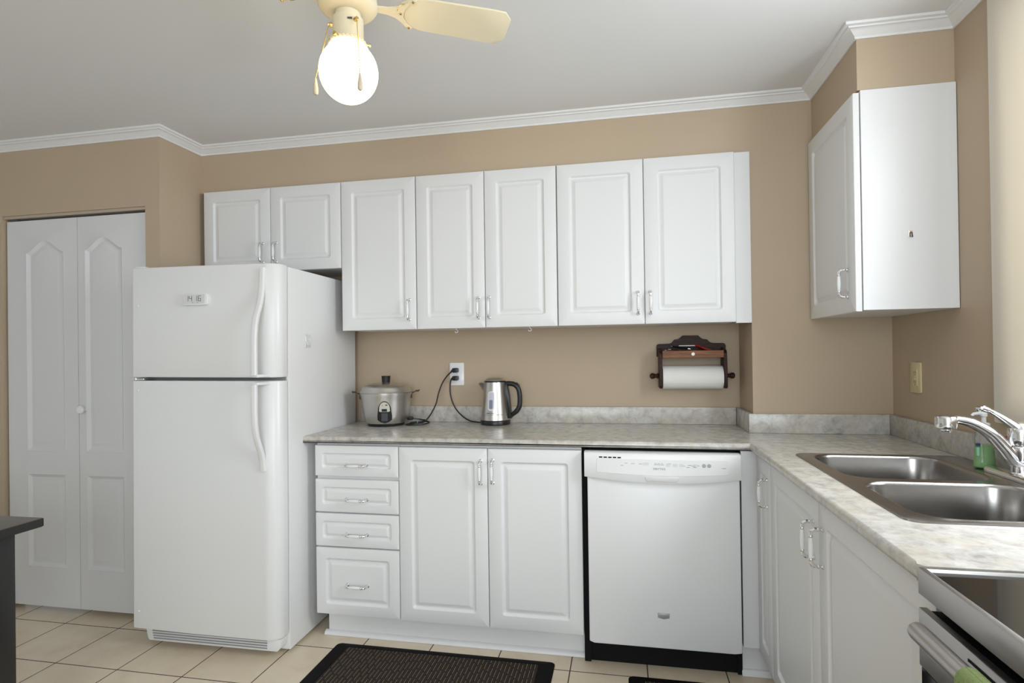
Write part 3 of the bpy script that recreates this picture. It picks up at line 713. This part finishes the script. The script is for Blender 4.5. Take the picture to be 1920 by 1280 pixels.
mb = MB(); mb.box(.0125, .044, -.756, -.002, .16, .852); mb.done('door_core', m_blackm, od, smooth=False)  # matt black paints in the shade of the gap above the door
mb = MB(); mb.box(0, .011, -.750, -.008, .20, .764); mb.done('oven_window', m_glass, od, smooth=False)
mb = MB(); mb.box(-.0018, .001, -.60, -.138, .842, .846); mb.box(-.0018, .001, -.60, -.138, .832, .836); mb.done('vent_slot', m_blackm, od, smooth=False)
mb = MB()
mb.lathe([(.001, 0), (.009, .0005), (.0125, .004), (.0135, .010), (.0135, .590), (.0125, .596), (.001, .60)], 24, Matrix.Translation((-.044, -.088, .859)) @ Matrix.Rotation(PI / 2, 4, 'X'))
for y in (-.30, -.565): mb.box(-.042, 0, y - .012, y + .012, .846, .857, .003, 2)
mb.done('door_handle', m_stove, od)
mb = MB(); mb.box(-.001, .044, -.756, -.002, .022, .152, .002, 2); mb.done('drawer', m_stove, t)
# green towel over the oven handle
mb = MB(); n = 10; pts2 = []
for k in range(0, 13): a = PI * k / 12; pts2.append((.0165 * math.cos(a), .0165 * math.sin(a)))
pts2 = [(.0165, -.17)] + pts2 + [(-.0165, -.30)]
th = .004; outer = pts2; inner = [((x * (1 - th / .0165)), z if z < 0 else z * (1 - th / .0165)) for x, z in pts2]
rows = []
for i in range(9):
    y = -1.605 - .222 - .22 * i / 8
    rows.append([mb.ring([Vector((.806 + x, y, .859 + z)) for x, z in q]) for q in (outer, [(x - (.003 if x > 0 else -.003), z) for x, z in outer])])
secs = [a + c[::-1] for a, c in rows]
for a, c in zip(secs, secs[1:]): mb.bridge(a, c)
mb.cap(secs[0]); mb.cap(secs[-1]); tag(mb.done('dish_towel', m_green), 'green dish towel draped over the oven door handle', 'towel')

# ------------------------------------------------------------------ floor mats
def floor_mat(label, x0, x1, y0, y1):
    t = thing('floor_mat', label, 'mat', ((x0 + x1) / 2, (y0 + y1) / 2, 0), group='black-edged kitchen floor mats')
    w, h = (x1 - x0) / 2, (y1 - y0) / 2
    mb = MB(); o = rrect(-w, w, -h, h, .022, 6)
    i1 = inset(o, .012)
    i2 = rrect(-w + .062, w - .062, -h + .036, h - .036, .003, 6)
    rs = [mb.ring([Vector((u, v_, z)) for u, v_ in q]) for q, z in ((o, .0005), (o, .003), (i1, .008), (i2, .0085), (i2, .001))]
    for a, c in zip(rs, rs[1:]): mb.bridge(a, c)
    mb.done('rubber_border', m_rub, t)
    mb = MB(); mb.box(-w + .063, w - .063, -h + .037, h - .037, .001, .0078); mb.done('ribbed_pad', m_mat, t, smooth=False)
floor_mat('ribbed brown floor mat with black border in front of the base cabinets', -.872, .094, -.79, -.306)
floor_mat('black-edged floor mat in front of the dishwasher', .388, .858, -1.12, -.352)

# ------------------------------------------------------------------ outlets
def outlet_plate(t, w, h, mt, face):
    mb = MB(); mb.prism(rrect(-w / 2, w / 2, -h / 2, h / 2, .004), face, -.006, 0, .002, 2); return mb.done('cover_plate', mt, t)
fb = lambda u, w, d: Vector((u, d, w))
t = thing('wall_outlet', 'white wall outlet with two black plugs, behind the rice cooker cord', 'outlet', (-.486, NB - .0005, 1.170), group='wall outlets')
outlet_plate(t, .077, .119, m_porc, fb)
for dz in (.021, -.021):
    mb = MB(); mb.prism(rrect(-.0165, .0165, dz - .0145, dz + .0145, .008), fb, -.0075, -.005, .0008, 1); soc = mb.done('socket', m_porc, t)
    mb = MB(); mb.box(-.0075, -.0055, -.0079, -.006, dz - .002, dz + .006); mb.box(.0055, .0075, -.0079, -.006, dz - .002, dz + .006); mb.done('slot', m_printd, soc, smooth=False)
mb = MB(); mb.cyl((0, -.0072, 0), (0, -.005, 0), .003, n=12); mb.done('screw', m_chrome, t)
t = thing('wall_outlet', 'ivory wall outlet on the right wall below the cabinet', 'outlet', (XW - .0005, -.199, 1.162), group='wall outlets')
fr = lambda u, w, d: Vector((d, u, w))
outlet_plate(t, .077, .116, m_ivory, fr)
mb = MB(); mb.prism(rrect(-.0165, .0165, -.0335, .0335, .003), fr, -.008, -.005, .001, 1); de = mb.done('socket', m_ivory, t)
mb = MB()
for dz in (.018, -.018): mb.box(-.0085, -.0075, -.007, -.005, dz - .003, dz + .006); mb.box(-.0085, -.0075, .005, .007, dz - .003, dz + .006); mb.cyl((-.0085, 0, dz - .0085), (-.0075, 0, dz - .0085), .002, n=10)
mb.done('slot', m_printd, de)
for dz in (.005, -.005):
    mb = MB(); mb.box(-.0095, -.0075, -.006, .006, dz - .003, dz + .003, .0006, 1); mb.done('test_button', m_ivory, de)

# ------------------------------------------------------------------ rice cooker
def plug(parent, loc, rot=0):
    loc0 = loc; loc = (0, 0, 0)
    mb = MB(); mb.prism(rrect(-.016, .014, -.0125, .0115, .006), lambda u, w, d: Vector((loc[0] + u, loc[1] + d, loc[2] + w)), -.026, 0, .003, 2)
    mb.tube([(loc[0] - .010, loc[1] - .014, loc[2]), (loc[0] - .020, loc[1] - .016, loc[2] - .004), (loc[0] - .026, loc[1] - .016, loc[2] - .010)], [.0075, .006, .0042], 10)
    mb.bm.transform(Matrix.Translation(loc0) @ Matrix.Rotation(rot, 4, 'Z')); return mb.done('plug', m_black, parent)
Z0 = T1 + .0008
RC = thing('rice_cooker', 'stainless steel rice cooker with black lid knob beside the refrigerator', 'rice cooker', (-.820, .121, Z0), (0, 0, .36))
mb = MB(); mb.lathe([(.094, .014), (.104, .0145), (.107, .018), (.113, .05), (.124, .115), (.128, .150), (.1325, .163), (.1325, .1665), (.122, .1665)], 56); mb.done('body', m_steel, RC, angle=40)
mb = MB(); mb.lathe([(.131, .1675), (.1315, .170), (.124, .180), (.121, .192), (.115, .199), (.09, .2085), (.055, .2155), (.025, .218), (.001, .2185)], 56); lid = mb.done('lid', m_steel, RC, angle=40)
mb = MB(); mb.lathe([(.020, .2165), (.0205, .220), (.0225, .246), (.024, .250), (.0225, .2515), (.001, .2515)], 28); mb.done('lid_knob', m_black, lid)
mb = MB(); mb.lathe([(.080, .0015), (.092, .002), (.095, .008), (.095, .0145)], 40); mb.done('base_ring', m_black, RC)
for k in range(3):
    a = PI * (.5 + 2 * k / 3) + PI; mb = MB(); mb.box(-.02 + .07 * math.cos(a), .02 + .07 * math.cos(a), -.02 + .07 * math.sin(a), .02 + .07 * math.sin(a), 0, .004, .001, 1); mb.done('foot', m_black, RC)
for sg in (-1, 1):
    mb = MB(); mb.box(sg * .1225, sg * .1335, -.016, .016, .135, .166, .003, 2)
    mb.tube(bez([(sg * .130, 0, .160), (sg * .142, 0, .165), (sg * .155, 0, .170), (sg * .166, 0, .1745), (sg * .172, 0, .174)], 4), [.006, .006, .0055, .0045, .0035] + [.0035] * 12, 10, flat=.6, up=(0, 0, 1))
    mb.box(sg * .150, sg * .168, -.030, .030, .1685, .1735, .002, 2)
    mb.done('side_handle', m_black, RC)
# control plate follows the tapering wall
def rcr(z): return .113 + (z - .05) * (.011 / .065) if z > .05 else .107 + (z - .018) * (.006 / .032)
def on_rc(u, z, d): r = rcr(z) + d; a = 1.16 * u / rcr(z) - .02; return Vector((r * math.sin(a), -r * math.cos(a), z))
def rc_plate(name, poly, d, mt, parent, nsub=4):
    mb = MB(); P = []
    for (a, c) in zip(poly, poly[1:] + poly[:1]):
        for k in range(nsub): P.append((a[0] + (c[0] - a[0]) * k / nsub, a[1] + (c[1] - a[1]) * k / nsub))
    cu = sum(p[0] for p in P) / len(P); cz = sum(p[1] for p in P) / len(P)
    o = mb.ring([on_rc(u, z, d) for u, z in P]); b0 = mb.ring([on_rc(u, z, -.002) for u, z in P]); mb.bridge(b0, o)
    prev = o
    for k in (.66, .33): r = mb.ring([on_rc(cu + (u - cu) * k, cz + (z - cz) * k, d) for u, z in P]); mb.bridge(prev, r); prev = r
    c = mb.bm.verts.new(on_rc(cu, cz, d))
    for i in range(len(prev)): mb.bm.faces.new((prev[i], prev[(i + 1) % len(prev)], c))
    return mb.done(name, mt, parent, angle=30)
arcp = lambda w, z0, z1, n: [(w * math.cos(PI * k / n), z0 + (z1 - z0) * math.sin(PI * k / n)) for k in range(n + 1)]
pl = rc_plate('control_plate', [(0, .019), (.018, .026), (.0295, .036), (.0305, .058)] + [(x, z) for x, z in arcp(.0275, .082, .130, 20)] + [(-.0305, .058), (-.0295, .036), (-.018, .026)], .004, m_black, RC, 2)
rc_plate('indicator_panel', [(.018, .077), (.0225, .081)] + arcp(.0215, .094, .126, 16) + [(-.0225, .081), (-.018, .077)], .0046, mat('panel_cream', (.62, .62, .54), .4), pl, 2)
rc_plate('power_lever', [(-.011, .079), (.010, .079), (.010, .092), (-.011, .092)], .0065, m_black, pl, 2)
rc_plate('warm_lamp', [(.004, .108), (.012, .108), (.012, .114), (.004, .114)], .0056, m_red, pl, 2)
rc_plate('cook_lamp', [(-.012, .106), (-.004, .106), (-.004, .114), (-.012, .114)], .0056, m_amber, pl, 2)
rc_plate('lever_slot', [(-.013, .031), (.012, .031), (.012, .070), (-.013, .070)], .0048, m_dark, pl, 2)
# power cord: plug at the wall, hanging, then a tied coil on the counter
rcm = Matrix.Rotation(-.36, 4, 'Z')
g = lambda x, y, z: tuple(rcm @ Vector((x + .820, y - .121, z - Z0)))
pts = bez([g(-.512, NB - .025, 1.181), g(-.530, .250, 1.163), g(-.553, .235, 1.125), g(-.572, .225, 1.07), g(-.582, .215, 1.02), g(-.600, .20, .975), g(-.622, .185, .940), g(-.640, .17, .925), g(-.668, .15, .9235), g(-.698, .12, .922), g(-.706, .10, .9215), g(-.68, .085, .9215), g(-.645, .09, .922), g(-.612, .12, .923), g(-.600, .155, .926), g(-.622, .178, .929), g(-.655, .165, .930), g(-.690, .130, .927), g(-.680, .105, .925), g(-.650, .11, .930), g(-.615, .145, .934), g(-.628, .17, .936), g(-.660, .175, .940), g(-.690, .165, .945), g(-.704, .155, .948)], 7)
mb = MB(); mb.tube(pts, .0036, 8); pc = mb.done('power_cord', m_black, RC)
plug(pc, g(-.488, NB - .009, 1.191), -.36)
mb = MB(); mb.box(-.016, .016, -.009, .009, -.009, .009, .002, 2); mb.bm.transform(Matrix.Translation(g(-.703, .150, Z0 + .031)) @ rcm); mb.done('cord_connector', m_black, pc)
q = Vector(g(-.655, .128, .9295)); mb = MB(); mb.tube([q + Vector((.004 * math.sin(a) * .5, .020 * math.cos(a), .011 * math.sin(a))) for a in [2 * PI * k / 16 for k in range(17)]], .0022, 8); mb.done('twist_tie', m_teal, pc)

# ------------------------------------------------------------------ electric kettle
KT = thing('electric_kettle', 'stainless steel electric kettle with black handle and water gauge', 'kettle', (-.259, .192, Z0))
mb = MB(); mb.lathe([(.070, 0), (.0755, .003), (.0765, .018), (.074, .0225), (.060, .0225)], 48); mb.done('power_base', m_black, KT)
def kr(z): return .0735 + (z - .024) * (.054 - .0735) / (.214 - .024)
mb = MB(); mb.lathe([(.068, .0232), (.0735, .024), (kr(.0515), .0515), (kr(.0515) - .0012, .0525), (kr(.0515) - .0012, .0535), (kr(.054), .0545), (kr(.12), .12), (kr(.19), .19), (.054, .214), (.050, .2155)], 56); mb.done('body', m_steel, KT, angle=40)
mb = MB(); mb.lathe([(.0525, .2155), (.0545, .2165), (.0545, .2195), (.052, .2215)], 48); mb.done('rim_seal', m_black, KT)
mb = MB(); mb.lathe([(.0505, .2215), (.047, .228), (.038, .234), (.022, .2375), (.001, .2385)], 48); mb.done('lid', m_steel, KT, angle=40)
mb = MB()   # spout: wedge opening to the left
for_y = [(-.050, .170, .006), (-.060, .19, .016), (-.078, .210, .017)]
a = mb.ring([Vector(p) for p in [(-.046, -.026, .213), (-.052, -.016, .170), (-.056, 0, .160), (-.052, .016, .170), (-.046, .026, .213)]])
c = mb.ring([Vector(p) for p in [(-.076, -.012, .2125), (-.083, -.007, .206), (-.086, 0, .204), (-.083, .007, .206), (-.076, .012, .2125)]])
mb.bridge(a, c); mb.cap(a); mb.cap(c); mb.done('spout', m_steel, KT, angle=50)
mb = MB()
pts = bez([(.052, 0, .205), (.075, 0, .206), (.100, 0, .201), (.120, 0, .182), (.1275, 0, .150), (.128, 0, .112), (.124, 0, .088), (.110, 0, .066), (.094, 0, .053), (.082, 0, .042)], 6); k = len(pts)
mb.tube(pts, [.0125 if i < k * .75 else .0125 - .004 * (i - k * .75) / (k * .25) for i in range(k)], 14, flat=1.0)
mb.prism([(.050, .208), (.066, .205), (.075, .15), (.083, .06), (.088, .030), (.072, .030), (.064, .08), (.054, .15)], lambda u, w, d: Vector((u, d, w)), -.016, .016, .004, 2)
hd = mb.done('handle', m_black, KT, angle=45)
mb = MB(); mb.tube([(.108, 0, .208), (.120, 0, .197), (.126, 0, .184)], [.006, .008, .006], 10); mb.done('lid_button', m_black, hd)
def on_k(u, z, d): r = kr(z) + d; a_ = u / kr(z) - .10; return Vector((r * math.sin(a_), -r * math.cos(a_), z))
def k_plate(name, w, z0, z1, d, mt, parent, rad):
    mb = MB(); o = rrect(-w, w, z0, z1, rad, 6); P = []
    for a_, c_ in zip(o, o[1:] + o[:1]):
        n = max(1, int(abs(c_[1] - a_[1]) / .006))
        for q_ in range(n): P.append((a_[0] + (c_[0] - a_[0]) * q_ / n, a_[1] + (c_[1] - a_[1]) * q_ / n))
    r0 = mb.ring([on_k(u, z, -.001) for u, z in P]); r1 = mb.ring([on_k(u, z, d) for u, z in P]); mb.bridge(r0, r1)
    r2 = mb.ring([on_k(u * .4, z, d) for u, z in P]); mb.bridge(r1, r2); mb.cap(r2)
    return mb.done(name, mt, parent, angle=40)
ga = k_plate('water_gauge', .0170, .074, .170, .0012, m_porc, KT, .0145)
k_plate('gauge_window', .0128, .079, .166, .0020, m_gauge, ga, .0108); k_plate('water_level', .0085, .083, .128, .0026, m_gaugew, ga, .006)
mb = MB()
for i in range(14):
    u = -.024 + .0034 * i
    if i == 6: continue
    mb.prism([(u, .0595), (u + .0026, .0595), (u + .0026, .0625), (u, .0625)], lambda a_, z_, d_: on_k(a_, z_, d_), -.0005, .0006)
mb.done('maker_mark', m_printd, KT, smooth=False)
g2 = lambda x, y, z: (x + .259, y - .192, z - Z0)
pts = bez([g2(-.514, NB - .025, 1.139), g2(-.516, .252, 1.112), g2(-.514, .245, 1.075), g2(-.503, .24, 1.03), g2(-.478, .235, .985), g2(-.44, .225, .950), g2(-.40, .215, .930), g2(-.36, .205, .9245), g2(-.325, .20, .924)], 7)
mb = MB(); mb.tube(pts, .0036, 8); kc = mb.done('power_cord', m_black, KT); plug(kc, g2(-.488, NB - .009, 1.149))

# ------------------------------------------------------------------ paper towel holder
PT = thing('paper_towel_holder', 'dark wooden wall-mounted paper towel holder with small shelf', 'paper towel holder', (0, NB - .001, 0))
yl = -(NB - .001)
fbk = lambda u, w, d: Vector((u, d, w))
prof = [(.548, 1.249), (.873, 1.2465), (.8742, 1.301), (.870, 1.309), (.862, 1.312), (.812, 1.3125), (.803, 1.315), (.796, 1.322), (.788, 1.3315), (.765, 1.333), (.758, 1.338), (.746, 1.3515), (.673, 1.352), (.660, 1.338), (.652, 1.333), (.634, 1.3325), (.627, 1.324), (.620, 1.315), (.611, 1.312), (.557, 1.3115), (.5495, 1.307), (.548, 1.300)]
mb = MB(); mb.prism(prof, fbk, -.014, 0, .0015, 1); mb.done('backboard', m_wood, PT, angle=30)
for x0, x1 in ((.554, .5685), (.849, .8635)):
    mb = MB(); mb.prism([(-.0145, 1.098), (-.112, 1.098), (-.120, 1.112), (-.120, 1.19), (-.110, 1.235), (-.110, 1.262), (-.100, 1.279), (-.0145, 1.290)], lambda u, w, d: Vector((d, u, w)), x0, x1, .002, 1); mb.done('side_panel', m_wood, PT, angle=30)
mb = MB(); mb.box(.569, .8485, -.118, -.106, 1.243, 1.278, .002, 1); ra = mb.done('front_rail', m_woodl, PT)
mb = MB(); q = Matrix.Translation((.709, -.118, 1.261)) @ Matrix.Rotation(PI / 2, 4, 'X'); mb.lathe([(.0085, 0), (.0085, .004), (.0075, .006), (.004, .006), (.0035, .003), (.001, .003)], 20, q); mb.done('rail_knob', m_porc, ra)
mb = MB(); mb.box(.569, .8485, -.1055, -.0145, 1.243, 1.252); mb.done('shelf', m_wood, PT, smooth=False)
mb = MB(); yc, zc = -.061, 1.156
mb.cyl((.535, yc, zc), (.885, yc, zc), .0095, n=16)
for sg, x in ((-1, .5535), (1, .864)):
    q = Matrix.Translation((x, yc, zc)) @ Matrix.Rotation(sg * PI / 2, 4, 'Y')
    mb.lathe([(.0095, 0), (.0135, .003), (.0135, .006), (.009, .011), (.0085, .016), (.0125, .022), (.0145, .029), (.0135, .036), (.008, .041), (.001, .0425)], 18, q)
mb.done('dowel_rod', m_wood, PT)
RO = thing('paper_towel_roll', 'white paper towel roll hanging in the wooden holder', 'paper towel roll', (.7095, NB - .062, 1.148))
mb = MB(); q = Matrix.Translation((-.139, 0, 0)) @ Matrix.Rotation(PI / 2, 4, 'Y')
mb.lathe([(.0185, 0), (.053, 0), (.0555, .0015), (.0555, .2765), (.053, .278), (.0185, .278), (.0185, 0)], 48, q); mb.done('roll', m_paper, RO)
mb = MB(); arcs = [(.0565 * math.cos(a), .0565 * math.sin(a)) for a in [PI * (.55 + .60 * k / 10) for k in range(11)]]
sh = [(y, z) for y, z in arcs]
a = [mb.ring([Vector((x, y * s_, z * s_)) for y, z in sh]) for x in (-.138, .138) for s_ in (1, .985)]
mb.bridge(a[0], a[2], False); mb.bridge(a[1], a[3], False); mb.bridge(a[0], a[1], False); mb.bridge(a[2], a[3], False); mb.done('loose_sheet', m_paper, RO)
# odds and ends lying on the little shelf
SC = thing('scissors', 'red-handled scissors on the towel holder shelf', 'scissors', (.735, .217, 1.2555))
for sg in (-1, 1):
    mb = MB(); mb.tube([(.045 + .030 * math.cos(a), sg * .016 + .014 * math.sin(a), .006 + .020 + .022 * math.cos(a) * -.5) for a in [2 * PI * k / 20 for k in range(21)]], .0050, 8, caps=False)
    mb.tube([(.016, sg * .012, .038), (0, 0, .046), (-.012, -sg * .003, .048)], [.005, .0055, .004], 8); mb.done('handle', m_red, SC)
    mb = MB(); mb.prism([(-.010, -.004), (-.085, -.001), (-.086, .001), (-.010, .004)], lambda u, w, d: Vector((u, w + sg * .002, d + .046 - .05 * (u + .01) * -.02)), -.001 + sg * .0012, .001 + sg * .0012); mb.done('blade', m_dsteel, SC, smooth=False)
def pen(label, p0, p1, r, body, tip):
    t = thing('pen', label, 'pen', p0, group='pens on the towel holder shelf'); p0 = Vector(p0); d = Vector(p1) - p0
    mb = MB(); mb.cyl((0, 0, 0), d * .86, r, n=12); mb.done('barrel', body, t)
    mb = MB(); mb.cyl(d * .86, d, r, r * .35, 12); mb.done('tip', tip, t)
    mb = MB(); mb.cyl(d * -.06, d * .0, r * .7, r * .95, 12); mb.done('button', tip, t)
pen('black pen with silver ends lying at the front of the towel holder shelf', (.650, .190, 1.2755), (.580, .192, 1.2795), .0052, m_black, m_chrome)
pen('slim black pen lying behind on the towel holder shelf', (.700, .222, 1.2700), (.600, .236, 1.2850), .0042, m_black, m_lgrey)
pen('silver-tipped dark pen leaning in the middle of the towel holder shelf', (.622, .252, 1.2985), (.706, .232, 1.2850), .0036, m_blackm, m_chrome)
pen('short black pen at the right end of the towel holder shelf', (.780, .205, 1.2700), (.830, .205, 1.2745), .0052, m_black, m_chrome)

# ------------------------------------------------------------------ ceiling fan with light
FA = thing('ceiling_fan', 'cream ceiling fan with lit white globe light', 'ceiling fan', (-.326, -1.223, 0))
mb = MB(); mb.lathe([(.085, ZC - .0005), (.088, ZC - .01), (.080, ZC - .03), (.070, ZC - .045), (.0765, ZC - .055), (.079, ZC - .07), (.079, 2.250), (.076, 2.240), (.068, 2.236)], 40); mo = mb.done('motor_housing', m_cream, FA)
for k in range(3):
    mb = MB(); z = 2.258 + .016 * k; mb.lathe([(.0785, z), (.0797, z + .001), (.0797, z + .005), (.0785, z + .006)], 40); mb.done('vent_ring', m_gask, mo)
mb = MB(); mb.lathe([(.066, 2.2355), (.076, 2.233), (.0785, 2.221), (.0778, 2.212), (.072, 2.203), (.055, 2.195), (.033, 2.193)], 44); mb.done('lower_flange', m_cream, FA)
mb = MB(); mb.lathe([(.034, 2.195), (.034, 2.180), (.0400, 2.178), (.0405, 2.173), (.0408, 2.125), (.0425, 2.121), (.0425, 2.112), (.030, 2.110)], 40); ft = mb.done('light_fitter', m_cream, FA)
mb = MB(); mb.box(.0085, .0205, -.0415, -.0385, 2.158, 2.162); o = mb.done('fitter_print', m_printd, ft, smooth=False); o.rotation_euler = (0, 0, .22)
# woven trim collar round the globe's neck
mb = MB()
for i in range(26):
    a = 2 * PI * i / 26
    for sg in (0, 1):
        a1 = a + .06 * (1 if sg else -1); c0 = Vector((.0445 * math.cos(a), .0445 * math.sin(a), 2.1085 if sg else 2.1165)); c1 = Vector((.0455 * math.cos(a + .17), .0455 * math.sin(a + .17), 2.1125))
        mb.tube([c0, (c0 + c1) / 2 * 1.0, c1], [.0016, .0034, .0016], 8)
mb.done('braided_collar', m_cream, FA)
for k in range(3):
    a = .35 + 2 * PI * k / 3; mb = MB(); d = Vector((math.cos(a), math.sin(a), 0)); mb.cyl(d * .040 + Vector((0, 0, 2.113)), d * .056 + Vector((0, 0, 2.113)), .0022, n=10); mb.cyl(d * .055 + Vector((0, 0, 2.113)), d * .059 + Vector((0, 0, 2.113)), .0048, n=12); mb.done('thumb_screw', m_brass, ft)
mb = MB(); mb.lathe([(.034, 2.112), (.041, 2.108), (.052, 2.101)] + [(.0775 * math.cos(t_), 2.036 + .081 * math.sin(t_)) for t_ in [math.radians(45 - 135 * k / 22) for k in range(22)]] + [(.001, 1.955)], 48); mb.done('globe', m_globe, FA, angle=60)
# blades
iron = []
def blade():
    bl = bpy.data.objects.new('blade', None)
    mb = MB(); z = 0
    up = [(.140, .030), (.165, .048), (.20, .055), (.30, .058), (.40, .0605), (.428, .0605), (.450, .036)]
    poly = [(x, -y) for x, y in up] + [(x, y) for x, y in up[::-1]]
    for i in range(1, 4): pass
    mb.prism(poly, lambda u, w, d: Vector((u, w, d)), 0, .006, .002, 2)
    return mb
tilt = math.radians(-12)
for k in range(4):
    ang = math.radians(29 + 90 * k)
    Mb = Matrix.Translation((0, 0, 2.2225)) @ Matrix.Rotation(ang, 4, 'Z') @ Matrix.Rotation(tilt, 4, 'X')
    bl = blade().done('blade', m_cream, FA, angle=40); bl.matrix_local = Mb
    mb = MB()
    half = [(.058, .012), (.080, .0105), (.105, .011), (.128, .018), (.145, .030), (.158, .046), (.176, .053)]
    back = [(.178, .046), (.160, .036), (.150, .018), (.147, 0)]
    poly = [(x, -y) for x, y in half] + [(x, -y) for x, y in back] + [(x, y) for x, y in back[::-1][1:]] + [(x, y) for x, y in half[::-1]]
    mb.prism(poly, lambda u, w, d: Vector((u, w, d)), -.0045, -.0005, .001, 1)
    ir = mb.done('blade_iron', m_cream, bl, angle=40)
    for x, y in ((.168, .046), (.168, -.046), (.140, 0)):
        mb = MB(); mb.lathe([(.001, -.0075), (.003, -.007), (.0038, -.0045), (.0038, -.003)], 12, Matrix.Translation((x, y, 0))); mb.done('screw', m_brass, bl)
    mb = MB(); mb.tube([(.158, -.030 + .004 * i - .0, -.005) if False else (.130 + .018 * (1 - math.cos(PI * .5 * i / 8)), -.008 - .026 * math.sin(PI * .5 * i / 8), -.0047) for i in range(9)], .0008, 6); mb.done('scroll_line', m_brass, bl)
# pull chains
def chain(name_pts, fob):
    pass
for (ax, zc_, end, zf) in ((math.radians(-37), 2.160, (.066, -.070), 1.994), (math.radians(-152), 2.158, (-.079, -.032), 2.014)):
    d = Vector((math.cos(ax), math.sin(ax), 0)); base = d * .040 + Vector((0, 0, zc_))
    mb = MB(); q = d.to_track_quat('Z', 'Y').to_matrix().to_4x4(); q.translation = base
    mb.lathe([(.0055, 0), (.0058, .006), (.0046, .008), (.0046, .012), (.0030, .0125), (.001, .0125)], 14, q); so = mb.done('chain_socket', m_brass, FA)
    st = d * .050 + Vector((0, 0, zc_ - .003)); en = Vector((end[0], end[1], zf))
    n = 26; mb = MB()
    P2 = [st.lerp(en, min(1, (i / n) * 1.25)) if i / n < .6 else None for i in range(n + 1)]
    mid = st.lerp(en, .5); mid = mid + (en - mid) * .25; mid.z = st.z - (st.z - en.z) * .5; mid = st.lerp(en, .5)
    L_ = bez([st, st.lerp(mid, .5), mid, en], 10)
    for p in L_: mb.sphere(p, .0017, 6)
    mb.tube(L_, .0008, 6); mb.done('pull_chain', m_brass, so)
    mb = MB(); mb.lathe([(.0018, 0), (.0030, -.005), (.0050, -.017), (.0068, -.032), (.0065, -.040), (.0040, -.044), (.001, -.0445)], 16, Matrix.Translation(en)); mb.done('chain_fob', mat('pull_fob', (.55, .46, .36), .4), so)

# ------------------------------------------------------------------ flat fabric panel at the edge of the sink window
t = thing('window_blind', 'flat cream fabric blind panel hanging at the edge of the window on the right', 'blind', (XW - .012, -.795, 1.05))
mb = MB(); mb.prism(rrect(-.115, .112, 0, 1.285, .006), lambda u, w, d: Vector((d, u, w)), -.0012, .0012); fa = mb.done('fabric', m_shade, t, smooth=False)
mb = MB(); mb.box(-.012, .010, -.118, .108, 1.270, 1.290, .003, 1); mb.done('head_rail', m_trim, t)
